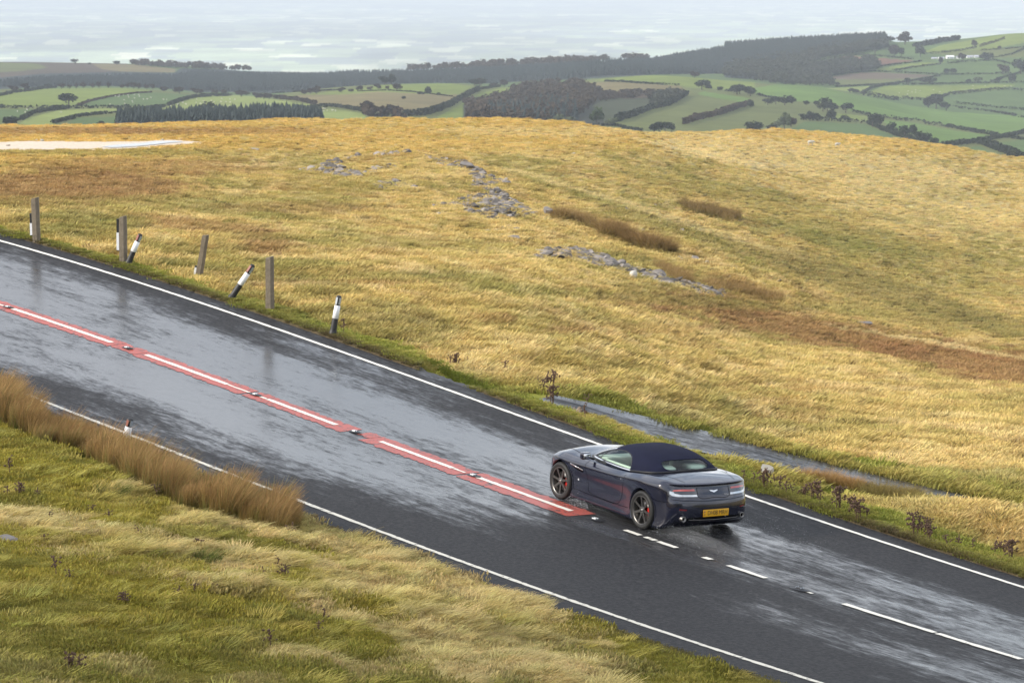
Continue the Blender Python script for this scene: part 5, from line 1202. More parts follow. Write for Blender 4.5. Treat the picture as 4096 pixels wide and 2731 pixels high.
boulder('c6', 1625, 690, 34, 20, 211, M_rockp, 'pale stone right of the gully rushes, the right of two', 80)
boulder('c6', 1790, 802, 46, 16, 213, M_rock, 'flat grey stone on the slope right of the gully', 80)
boulder('r7', 40, 905, 130, 34, 214, M_rock, 'grey rock half buried at the left edge of the near bank', 26, 70)
boulder('d6', 1208, 388, 60, 22, 215, M_rockp, 'flat pale stone in the straw grass above the side track', 60)
boulder('d8', 1850, 1445, 60, 16, 216, M_rockp, 'flat pale stone near the right edge above the track', 60)
boulder('d8', 1420, 1192, 55, 12, 217, M_rock, 'thin grey stone in the grass, right of centre moor', 60)
boulder('c3', 845, 890, 42, 12, 218, M_rockp, 'lone pale stone on the upper hillside', 200)
for i, (x_, y_, w_, h_) in enumerate([(345, 855, 22, 14), (395, 858, 40, 16), (1320, 838, 24, 10), (1530, 850, 34, 12), (1700, 848, 40, 12), (2265, 945, 62, 14)]):
    boulder('c1', x_, y_, w_, h_, 230 + i, M_rockp, '%s from left of the whitish stones round the pale pond' % ORD[i], 150, 900, 'white_stone')
boulder('c2', 50, 940, 85, 18, 240, M_rockp, 'pair of whitish slabs lying in the rusty grass right of the pond', 150, 900, 'white_stone')
boulder('c1', 75, 902, 42, 12, 241, M_rockb, 'small dark clod on the pale pan at the left edge', 150, 900, 'clod')

# ------------------------------------------------------------------ posts and bollards
M_wood = mat('weathered_wood', (.175, .145, .105), .9, vary=.45, vscale=9, bump=.8, bscale=26)
M_bblk = mat('black_rubber', (.014, .014, .015), .55, vary=.3)
M_bwht = mat('white_sleeve', (.78, .79, .80), .5, vary=.06, vscale=6)
M_brefl = mat('silver_reflector', (.42, .46, .50), .25, metal=.4)
M_bred = mat('faded_red_reflector', (.22, .07, .05), .5)
def aim(base_uv, top_uv, Yb=None, lean_y=0.0, y0=45, y1=110):
    P = hit(base_uv[0], base_uv[1], y0, y1)[0]; r = ray(np.array(top_uv[0]), np.array(top_uv[1])); Yt = P[1] + lean_y; Q_ = r * Yt; return Vector(P), Vector(Q_)
def along(P, Q_):
    z = (Q_ - P); L = z.length; z = z / L; x = (Vector((1, 0, 0)) - z * z.x).normalized(); y = z.cross(x)
    return Matrix(((x.x, y.x, z.x, 0), (x.y, y.y, z.y, 0), (x.z, y.z, z.z, 0), (0, 0, 0, 1))), L
def wood_post(b, t, wd, label, marker=None):
    P, Q_ = aim(b, t); R, Ln = along(P, Q_); e = empty('wooden_post'); e.matrix_world = Matrix.Translation(P) @ R
    m_ = MB(); hw = wd / 2; n = 9; rings = []
    prof = [(-hw, -hw * .8), (hw * .2, -hw), (hw, -hw * .7), (hw * .95, hw * .8), (-hw * .9, hw)]
    rr = random.Random(int(b[0])); vs = []; fs = []
    for i in range(n):
        z = -.15 + (Ln + .15) * i / (n - 1); k = 1 + rr.uniform(-.04, .04)
        if i == n - 1: k *= .93
        for p in prof: vs.append((p[0] * k, p[1] * k, z + (p[0] * .25 if i == n - 1 else 0)))
    for i in range(n - 1):
        for k in range(5): fs.append((i * 5 + k, i * 5 + (k + 1) % 5, i * 5 + 5 + (k + 1) % 5, i * 5 + 5 + k))
    fs.append(tuple(range((n - 1) * 5, n * 5))); m_.add(vs, fs); m_.build('timber', M_wood, e, False)
    if marker:
        x_, h0, h1, hb, ww_ = marker; mk = MB(); mk.box((x_, -hw * .2, (h0 + hb) / 2), (ww_, .10, hb - h0)); p_ = mk.build('marker_board', M_bblk, e, False)
        mk = MB(); mk.box((x_, -hw * .2, (h0 + h1) / 2 + .02), (ww_ + .006, .106, h1 - h0)); mk.build('white_band', M_bwht, p_, False)
    return tag(e, label, 'post', 'weathered wooden posts along the far verge')
wood_post((147, 964), (140, 792), .19, 'leftmost weathered wooden post on the far verge, a white marker at its foot', (-.125, .14, .45, .72, .05))
wood_post((494, 1047), (492, 866), .19, 'second wooden post from the left, with a tall black and white marker', (-.13, .28, .72, 1.08, .055))
wood_post((794, 1121), (823, 941), .19, 'leaning wooden post between the two tilted bollards', (-.13, .10, .33, .40, .05))
wood_post((1080, 1236), (1079, 1028), .20, 'rightmost wooden post, upright and cracked, left of the straight bollard')
def bollard(b, t, label, red, y0=45):
    P, Q_ = aim(b, t, y0=y0); R, Ln = along(P, Q_); e = empty('marker_bollard'); e.matrix_world = Matrix.Translation(P) @ R
    k = Ln
    a = MB(); a.lathe([(.088, -.06), (.090, .04), (.078, .06), (.074, .12 * k), (.070, .40 * k), (.058, .46 * k), (.056, .80 * k), (.062, .82 * k), (.060, .95 * k), (.052, .985 * k), (0, k)], 20); a.build('core', M_bblk, e)
    a = MB(); a.lathe([(.060, .40 * k), (.074, .405 * k), (.066, .735 * k), (.056, .74 * k)], 20); a.build('white_sleeve', M_bwht, e)
    for sg, m_ in ((1, M_brefl), (-1, M_bred if red else M_brefl)):
        a = MB(); n = 8; vs = []; fs = []
        for i in range(n + 1):
            an = -math.pi / 2 + sg * (.25 + 1.15 * i / n) ; 
            for z in (.765 * k, .945 * k): vs.append((.0655 * math.cos(an), .0655 * math.sin(an), z))
        for i in range(n): fs.append((i * 2, i * 2 + 2, i * 2 + 3, i * 2 + 1))
        a.add(vs, fs); a.build('reflector', m_, e)
    return tag(e, label, 'bollard', 'black and white marker bollards')
bollard((513, 1054), (563, 935), 'tilted black and white bollard right beside the second wooden post', True)
bollard((925, 1192), (1014, 1058), 'most tilted black and white bollard, between leaning and rightmost wooden posts', True)
bollard((1331, 1335), (1357, 1181), 'nearly upright black and white bollard, rightmost on the far verge', False)
bollard((492, 1800), (523, 1673), 'bollard top poking out of the tall rushes beside the near edge line', True, 40)

# ------------------------------------------------------------------ road studs
M_stud = mat('cast_iron_stud', (.028, .028, .03), .45, metal=.5); M_studw = mat('white_stud', (.75, .76, .74), .3)
for i, (su, sv, lb) in enumerate([(36, 1229, 'leftmost road stud, at the left edge in the red strip'), (505, 1393, 'second road stud from the left, set where the red strip thins'), (1018, 1580, 'third road stud from the left, between two thin dashes'), (1417, 1728, 'fourth road stud from the left, in a broken gap of the red strip'), (1891, 1903, 'last road stud in the red strip before the car'),
                                   (2389, 2078, 'shiny white road stud beside the car between its wheels'), (3205, 2357, 'dark road stud on the plain dashed line behind the car')]):
    X_, Y_ = road_hit(su, sv); s0, d0, z0 = road_frame(X_, Y_); s0 = float(s0[0]); 
    x0, y0_, z0 = road_pt(s0, 0.0); x1, y1_, _ = road_pt(s0 + 1, 0.0); e = empty('road_stud', (float(x0), float(y0_), float(z0) + .012), math.atan2(y1_ - y0_, x1 - x0))
    a = MB(); a.lathe([(0, .012), (.6, .012), (1, .0)], 20); a.v = [(p[0] * .23, p[1] * .09, p[2]) for p in a.v]; a.build('base_plate', M_stud, e)
    a = MB(); a.box((0, 0, .016), (.13, .08, .020), top=(.7, .8)); a.build('housing', M_studw if i < 6 else M_stud, e, False)
    for sg in (1, -1):
        a = MB(); a.lathe([(0, .006), (.012, .004), (.014, 0)], 10, 'x', (.062 * sg, .022, .022)); a.lathe([(0, .006), (.012, .004), (.014, 0)], 10, 'x', (.062 * sg, -.022, .022)); a.build('lens', M_brefl, e)
    tag(e, lb, 'road stud', 'road studs along the centre line')

# ------------------------------------------------------------------ spray
M_drop = mat('water_drops', (.85, .87, .9), .05, spec=1, trans=.6, ior=1.33)
dm = MB(); r = random.Random(5)
def drop(p, s): dm.add([Vector(p) + Vector(q) * s for q in ((1, 0, 0), (-1, 0, 0), (0, 1, 0), (0, -1, 0), (0, 0, 1), (0, 0, -1))], [(0, 2, 4), (2, 1, 4), (1, 3, 4), (3, 0, 4), (2, 0, 5), (1, 2, 5), (3, 1, 5), (0, 3, 5)])
for k in range(1100):
    t = r.random() ** 1.3; y_ = (.8 if r.random() < .65 else -.8) + r.gauss(0, .12 + .22 * t); x_ = AXR - .30 - t * 2.2; z_ = abs(r.gauss(0, .05 + .16 * (1 - t) * t * 4)) + .012
    drop(CARM @ Vector((x_, y_, z_)), r.uniform(.002, .0048))
for k in range(260):
    t = r.random(); y_ = .92 + r.gauss(0, .10); x_ = AXF - .35 - t * .6; z_ = abs(r.gauss(0, .07)) + .01; drop(CARM @ Vector((x_, y_, z_)), r.uniform(.003, .007))
for k in range(160):
    drop(CARM @ Vector((AXR - .5 - r.random() * .5, r.uniform(-.9, .95), abs(r.gauss(.05, .12)))), r.uniform(.003, .006))
tag(dm.build('water_drops', M_drop, sm=False), 'drops of water thrown up behind the wheels', 'water drops', kind='stuff')
M_mist = bpy.data.materials.new('spray_mist'); M_mist.use_nodes = True; _t = M_mist.node_tree
for n in list(_t.nodes): _t.nodes.remove(n)
_o = _t.nodes.new('ShaderNodeOutputMaterial'); _v = _t.nodes.new('ShaderNodeVolumePrincipled'); _v.inputs['Color'].default_value = (1, 1, 1, 1); _v.inputs['Density'].default_value = .28; _t.links.new(_v.outputs[0], _o.inputs['Volume'])
mm = MB()
def blobv(c, d, sd):
    bm = bmesh.new(); bmesh.ops.create_icosphere(bm, subdivisions=3, radius=1); vs = []
    for v in bm.verts:
        k = 1 + .35 * (float(fbm(v.co.x * 2 + sd, v.co.y * 2 + v.co.z, sd, 2)) - .5); vs.append(CARM @ Vector((c[0] + v.co.x * d[0] * k, c[1] + v.co.y * d[1] * k, max(.02, c[2] + v.co.z * d[2] * k))))
    mm.add(vs, [tuple(v.index for v in f.verts) for f in bm.faces]); bm.free()
blobv((AXR - 1.35, .66, .06), (1.25, .26, .14), 3)
mist = link('spray_mist', mm.mesh('spray_mist'), M_mist); tag(mist, 'thin white mist of spray behind the car', 'spray', kind='stuff')
# ------------------------------------------------------------------ sheep
M_wool = mat('sheep_wool', (.50, .47, .41), .95, vary=.12); M_face = mat('sheep_face', (.55, .50, .44), .9)
def sheep_mesh(full=True):
    m_ = MB()
    def ell(c, d, n=10):
        vs = []; fs = []
        for i in range(n + 1):
            th = math.pi * i / n
            for j in range(n): vs.append((c[0] + d[0] * math.cos(th), c[1] + d[1] * math.sin(th) * math.cos(j * 2 * math.pi / n), c[2] + d[2] * math.sin(th) * math.sin(j * 2 * math.pi / n)))
        for i in range(n):
            for j in range(n): fs.append((i * n + j, i * n + (j + 1) % n, (i + 1) * n + (j + 1) % n, (i + 1) * n + j))
        m_.add(vs, fs)
    ell((0, 0, .62), (.50, .24, .26)); ell((.44, 0, .70), (.20, .13, .16)); ell((.60, 0, .62), (.17, .075, .085), 8)
    ell((.56, .10, .69), (.03, .07, .025), 6); ell((.56, -.10, .69), (.03, .07, .025), 6)
    for x_, y_ in ((.30, .11), (.30, -.11), (-.32, .12), (-.32, -.12)): m_.tube([(x_, y_, .50), (x_ + .02, y_, .26), (x_, y_, 0)], [.055, .038, .032], 6)
    me = m_.mesh('sheep'); me.materials.append(M_wool); return me
SM = sheep_mesh()
def sheep(u_, v_, label, group, head=0, s=1.0, y0=150, y1=4800, lie=False):
    P = hit(u_, v_, y0, y1)[0]
    if np.isnan(P[0]): return
    o = bpy.data.objects.new('sheep', SM); COL.objects.link(o); o.location = (P[0], P[1], P[2] - (.30 if lie else .02)); o.rotation_euler = (0, 0, head); o.scale = (s,) * 3; tag(o, label, 'sheep', group)
sheep(3242, 583, 'white sheep on the moor crest, the left of two', 'sheep on the moor crest', .15, 1.25, 300, 800)
sheep(3349, 590, 'white sheep on the moor crest, the right of two', 'sheep on the moor crest', .35, 1.1, 300, 800)
(uu, vv), = T('c6', [(1045, 815)]); sheep(uu, vv, 'white sheep lying at the edge of the lower rubble', None, 1.35, .85, 100, 400, True)
for flock, c, pts in [('the left green field with the long crest hedge', 'c1', [(165, 582), (255, 566), (238, 590), (100, 636), (575, 592)]),
                      ('the darker green field in the left middle', 'c1', [(1085, 438), (1115, 444), (1122, 430), (1160, 428), (1205, 430), (1210, 448), (1265, 456), (1265, 425), (1305, 425), (1312, 440), (1170, 475), (1245, 485), (1250, 498), (1035, 516), (1175, 510), (1350, 468), (1420, 452), (1540, 470), (1570, 470), (1385, 465)]),
                      ('the pale green field above the conifers', 'c1', [(1850, 466), (1720, 497), (1750, 514), (1675, 515), (1605, 530), (1700, 548), (1695, 588), (1800, 534), (1790, 552), (1870, 540), (1885, 508), (1920, 486), (1925, 504), (1845, 498), (1990, 480), (2010, 494), (2085, 462), (2080, 492), (2165, 466), (2210, 470), (2125, 492), (2165, 495), (2105, 540), (2160, 530), (2160, 552), (2190, 548), (1790, 575), (1845, 588), (1575, 566), (1500, 570)]),
                      ('the small pale field right of the conifers', 'c2', [(500, 582), (525, 582), (560, 572), (600, 565), (640, 562), (690, 556), (705, 558), (725, 574), (690, 580), (775, 573), (805, 576), (185, 516), (222, 520)]),
                      ('the pale field on the far right hill', 'c4', [(1440, 562), (1470, 568), (1500, 555), (1535, 560), (1500, 572), (1435, 588), (1640, 552), (1690, 568), (1800, 562), (1950, 548), (2045, 520), (2100, 543), (2200, 522), (2250, 524), (1950, 520), (1370, 575)])]:
    for x_, y_ in pts:
        (uu, vv), = T(c, [(x_, y_)]); sheep(uu, vv + 1.5, 'tiny white sheep grazing in ' + flock, 'sheep in ' + flock, rng.uniform(0, 6.28), 1.35, 1200)

# ------------------------------------------------------------------ trees, hedges, woods
M_bark = mat('bark', (.07, .055, .042), .9)
def foliage_mat(name, c, v=.35):
    m = mat(name, c, .85, spec=.15, vary=v, vscale=.35); return m
FM = {'dark': foliage_mat('dark_foliage', (.018, .024, .011)), 'brown': foliage_mat('autumn_brown_foliage', (.036, .023, .013)), 'green': foliage_mat('green_foliage', (.055, .080, .025)), 'pale': foliage_mat('pale_foliage', (.095, .115, .055))}
def leaf_blob(r, cs, n, size):
    V = []; Fc = []
    per = n // len(cs)
    for (cx_, cy_, cz_, rx_, ry_, rz_) in cs:
        p = r.normal(size=(per, 3)); p /= np.linalg.norm(p, axis=1)[:, None]; p *= (r.random((per, 1)) ** .4)
        for q in p:
            c = np.array([cx_ + q[0] * rx_, cy_ + q[1] * ry_, cz_ + q[2] * rz_]); a = r.normal(size=3); a /= np.linalg.norm(a); b = np.cross(a, r.normal(size=3)); b /= np.linalg.norm(b); s = size * (.6 + .8 * r.random())
            k = len(V); V += [c + a * s, c + b * s * .8, c - a * s, c - b * s * .8]; Fc.append((k, k + 1, k + 2, k + 3))
    return V, Fc
def crown_mesh(seed, n=520, size=.062, flat=1.0, wind=0.0):
    """unit tree: height 1, crown about 1 wide"""
    r = np.random.default_rng(seed); cs = [(0, 0, .58, .30, .30, .36 * flat)]
    for k in range(7):
        a = r.random() * 6.28; q = .17 + .15 * r.random(); cs.append((math.cos(a) * q + wind * .2, math.sin(a) * q, .34 + .40 * r.random(), .20 + .07 * r.random(), .20, .20 * flat))
    V, Fc = leaf_blob(r, cs, n, size); return np_mesh('crown', V, Fc, False)
def trunk_mesh(seed):
    r = random.Random(seed); m_ = MB(); m_.tube([(0, 0, -.05), (0, .01, .2), (.01, 0, .45), (0, 0, .7)], [.038, .030, .022, .008], 7)
    for k in range(6):
        a = r.uniform(0, 6.28); z = r.uniform(.22, .5); m_.tube([(0, 0, z), (math.cos(a) * .13, math.sin(a) * .13, z + .10), (math.cos(a) * .27, math.sin(a) * .27, z + .24)], [.016, .011, .004], 5)
    me = m_.mesh('trunk'); me.materials.append(M_bark); return me
CRN = {}
for kd in FM: CRN[kd] = []
for kd in FM:
    for k in range(4):
        me = crown_mesh(300 + k + len(kd) * 7); me.materials.append(FM[kd]); CRN[kd].append(me)
sparse = crown_mesh(350, 300, .05, 1.15); sparse.materials.append(FM['brown']); CRN['bare'] = [sparse, None, None, None]
for k in range(1, 4):
    me = crown_mesh(350 + k, 320, .05, 1.1); me.materials.append(FM['brown']); CRN['bare'][k] = me
TRK_M = [trunk_mesh(400 + k) for k in range(4)]
tcount = [0]
def tree(c, x_, y_, h_, w_, kd, label, group=None, y0=1100, cat='tree', y1=4800):
    (uu, vv), = T(c, [(x_, y_)]); yl = 3180 if c in ('c1', 'c2', 'c3') and y0 == 1100 else y1
    for dv in (0, 3, 6, 10, 14, 20, 28, 40):
        P = hit(uu, vv + dv, y0, yl)[0]
        if not np.isnan(P[0]): break
    else: return
    k = tcount[0]; tcount[0] += 1; sc_ = CR[c][2] / F * P[1]
    e = empty('tree' if cat == 'tree' else 'bush', (P[0], P[1], P[2] - .3), rng.uniform(0, 6.28)); H_ = h_ * sc_ * 1.35; W_ = w_ * sc_ * 1.25
    if cat != 'tree': e.location.z -= H_ * .28; H_ *= 1.32
    e.scale = (W_, W_, H_); link('trunk', TRK_M[k % 4], None, e); link('crown', CRN[kd][k % 4], None, e)
    tag(e, label, cat, group)
def row(c, pts, kd, phrase, group, cat='tree'):
    for i, p in enumerate(sorted(pts)): tree(c, p[0], p[1], p[2], p[3], p[4] if len(p) > 4 else kd, '%s from left of the %s' % (ORD[i], phrase), group, cat=cat)
tree('c1', 648, 528, 108, 165, 'dark', 'broad lone tree over the long hedge, left green fields')
tree('c1', 1935, 600, 95, 125, 'dark', 'round tree standing above the conifers in the pale sheep field')
tree('c1', 705, 133, 42, 80, 'bare', 'spreading lone tree on the skyline of the left moorland hill', y0=3100)
tree('c1', 1098, 143, 34, 70, 'dark', 'compact round tree on the skyline right of the spreading tree', y0=3100)
tree('c1', 838, 137, 16, 34, 'dark', 'small bush on the skyline between the two left skyline trees', cat='bush', y0=3100)
row('c1', [(580, 360, 50, 75), (655, 362, 40, 40), (720, 360, 50, 50), (782, 362, 58, 75), (870, 362, 45, 60), (932, 358, 60, 55), (1022, 356, 55, 45), (1150, 358, 45, 50), (1200, 358, 52, 50), (1255, 362, 58, 60), (1300, 366, 55, 60), (1382, 370, 58, 60), (1436, 378, 55, 55), (1545, 385, 42, 95, 'brown'), (1688, 412, 52, 110, 'brown'), (1850, 418, 50, 120, 'brown'), (2020, 420, 52, 70), (2112, 425, 52, 80), (2270, 432, 50, 140, 'brown')], 'bare', 'bare brown trees along the crest of the left green fields', 'bare trees along the left crest')
row('c1', [(120, 388, 45, 100, 'brown'), (240, 385, 62, 90, 'brown'), (450, 360, 40, 90, 'dark')], 'dark', 'bushy trees at the left end of the left crest', 'trees at the left end of the crest')
tree('c1', 110, 700, 65, 175, 'dark', 'big round bush behind the moor at the left edge', cat='bush')
tree('c1', 940, 715, 45, 80, 'dark', 'small dark bush just behind the moor left of the conifers', cat='bush')
row('c2', [(862, 402, 44, 58), (950, 395, 26, 50), (1028, 392, 46, 64), (1130, 378, 30, 60), (1202, 372, 48, 72), (1292, 372, 30, 38), (1382, 388, 60, 92)], 'brown', 'small trees along the fence line of the middle hill', 'trees along the middle hill')
row('c2', [(1610, 417, 24, 72), (1675, 408, 54, 72), (1775, 427, 24, 42), (1440, 462, 27, 48), (2025, 502, 28, 50)], 'dark', 'dark thorn bushes dotted over the middle hill', 'bushes on the middle hill', 'bush')
row('c2', [(1265, 330, 70, 90), (1335, 328, 85, 90), (2110, 330, 55, 110), (2175, 332, 60, 90), (2290, 342, 38, 90)], 'dark', 'tall trees behind the crest of the middle hill', 'trees behind the middle hill')
row('c2', [(510, 420, 40, 70), (570, 418, 50, 70), (625, 415, 62, 100)], 'brown', 'brown trees at the left end of the middle hill', 'brown trees left of the middle hill')
row('c2', [(60, 458, 50, 80), (130, 462, 52, 100), (180, 466, 45, 70)], 'brown', 'brown trees at the corner above the pale sheep field', 'brown trees above the sheep field')
tree('c3', 1940, 342, 78, 125, 'dark', 'rounded dark tree on the brown strip in the centre hill')
row('c3', [(2215, 372, 62, 80), (2265, 378, 70, 90), (2335, 385, 62, 80)], 'dark', 'trees by the gate left of the bright green field', 'trees left of the bright green field')
tree('c3', 1875, 232, 48, 85, 'brown', 'brown tree on the crest at the edge of the forest')
row('c3', [(40, 300, 55, 110), (160, 312, 30, 60), (255, 306, 52, 90), (328, 306, 35, 40)], 'brown', 'trees on the crest left of the larch wood', 'trees left of the larch wood')
row('c3', [(640, 655, 60, 90), (720, 650, 85, 100), (815, 645, 65, 80), (1042, 640, 125, 125, 'green'), (1160, 650, 60, 100)], 'pale', 'pale trees at the foot of the larch wood', 'pale trees below the larch wood')
row('c3', [(1530, 700, 62, 90), (1575, 705, 78, 110), (1630, 705, 80, 90), (1680, 702, 70, 80)], 'dark', 'trees just behind the moor below the olive field', 'trees behind the moor in the centre')
row('c3', [(2000, 330, 30, 70), (2100, 345, 28, 60)], 'dark', 'small thorns right of the rounded dark tree', 'thorns right of the rounded tree', 'bush')
row('c4', [(95, 588, 72, 110), (200, 602, 66, 100), (200, 690, 52, 62), (335, 672, 48, 80), (400, 665, 55, 80), (470, 672, 65, 110), (530, 660, 40, 60), (640, 675, 35, 50), (718, 682, 42, 55)], 'dark', 'dark trees along the left edge of the bright green field', 'trees at the bright green field edge')
row('c4', [(770, 720, 60, 90), (805, 720, 92, 100), (850, 728, 62, 80), (950, 732, 72, 108), (620, 790, 45, 70), (670, 795, 65, 90), (715, 790, 50, 70), (838, 790, 72, 90), (950, 795, 40, 60)], 'dark', 'dark trees where hedges meet at the centre right', 'trees at the hedge corner')
row('c4', [(235, 895, 82, 140), (370, 895, 62, 90), (400, 860, 60, 80, 'pale'), (465, 862, 110, 110, 'pale'), (520, 840, 62, 100, 'brown')], 'dark', 'trees right behind the moor, left of the lowest green field', 'trees left of the lowest green field')
row('c4', [(1160, 840, 80, 80), (1215, 860, 105, 100), (1300, 895, 78, 72), (1345, 905, 50, 50), (1410, 935, 90, 85), (1485, 935, 100, 72), (1540, 975, 85, 90), (1590, 980, 80, 72), (1650, 1005, 68, 80)], 'dark', 'large dark trees along the diagonal hedge on the right', 'trees on the diagonal hedge')
row('c4', [(1180, 268, 78, 100), (1415, 195, 84, 110, 'brown'), (1330, 292, 82, 100, 'brown'), (1385, 292, 62, 60), (1535, 292, 76, 90), (1300, 175, 40, 80)], 'dark', 'tall trees near the farm on the right ridge', 'trees near the farm')
row('c4', [(1695, 346, 46, 42), (1870, 322, 50, 70, 'brown'), (2030, 322, 55, 60), (2080, 322, 55, 60), (1960, 217, 50, 50, 'brown'), (2155, 236, 28, 34, 'brown')], 'dark', 'trees round the farm buildings', 'trees round the farm buildings')
row('c4', [(1440, 512, 52, 52), (1570, 502, 42, 80), (1630, 502, 42, 70), (1745, 432, 42, 60), (1795, 432, 45, 60), (1915, 497, 28, 50), (1990, 497, 42, 70, 'pale'), (2150, 497, 40, 50), (2188, 428, 68, 92, 'brown'), (2258, 500, 64, 60), (2325, 425, 100, 125)], 'dark', 'hedgerow trees between the far right fields', 'hedgerow trees in the far right fields')
row('c4', [(1600, 690, 66, 90), (1660, 700, 100, 130), (1740, 715, 60, 90), (985, 575, 34, 60), (1030, 580, 30, 60), (885, 525, 32, 36)], 'dark', 'trees in the dip behind the bright green field', 'trees behind the bright green field')

def hedge(c, pts, h_, kd, label, y0=1100, y1=4800, dens=1.0, wd=1.5, cat='hedge'):
    P = np.array(T(c, pts))[:, :2]; L_s = np.concatenate([[0], np.cumsum(np.hypot(*np.diff(P, axis=0).T))]); nq = max(4, int(L_s[-1] / 4)); q = np.linspace(0, L_s[-1], nq)
    W = hit(np.interp(q, L_s, P[:, 0]), np.interp(q, L_s, P[:, 1]), y0, y1); W = W[~np.isnan(W[:, 0])]
    if len(W) < 2: return
    d = np.linalg.norm(np.diff(W, axis=0), axis=1); keep = np.concatenate([[True], d < np.median(d) * 8 + 15]); 
    s = np.concatenate([[0], np.cumsum(np.where(keep[1:], d, 0))]); px_m = CR[c][2] / F * np.median(W[:, 1]); H_ = h_ * px_m
    n = int(min(5200, max(60, s[-1] * 3.2 * dens * max(1, H_ / 3)))); t = rng.random(n) * s[-1]
    X = np.interp(t, s, W[:, 0]); Y = np.interp(t, s, W[:, 1]); Z = np.interp(t, s, W[:, 2])
    top = H_ * 1.2 * (.72 + .5 * fbm(t / 9, t * 0, int(abs(pts[0][0])) % 97, 2)); o_ = rng.normal(0, wd * .45 * max(1, H_ / 3.5), (n, 2)); zz = rng.random(n) ** .7 * top
    Cn = np.stack([X + o_[:, 0], Y + o_[:, 1], Z + zz], 1); A_ = rng.normal(size=(n, 3)); A_ /= np.linalg.norm(A_, axis=1)[:, None]; B_ = np.cross(A_, rng.normal(size=(n, 3))); B_ /= np.linalg.norm(B_, axis=1)[:, None]
    S_ = (.7 + .6 * rng.random((n, 1))) * max(.8, min(1.6, H_ / 3.5)); V = np.stack([Cn + A_ * S_, Cn + B_ * S_, Cn - A_ * S_, Cn - B_ * S_], 1).reshape(-1, 3); c0 = W[len(W) // 2]
    me = np_mesh('hedge', V - c0, np.arange(4 * n).reshape(-1, 4), False); o = link('hedge', me, FM[kd]); o.location = c0; tag(o, label, cat, 'hedges between the far fields')
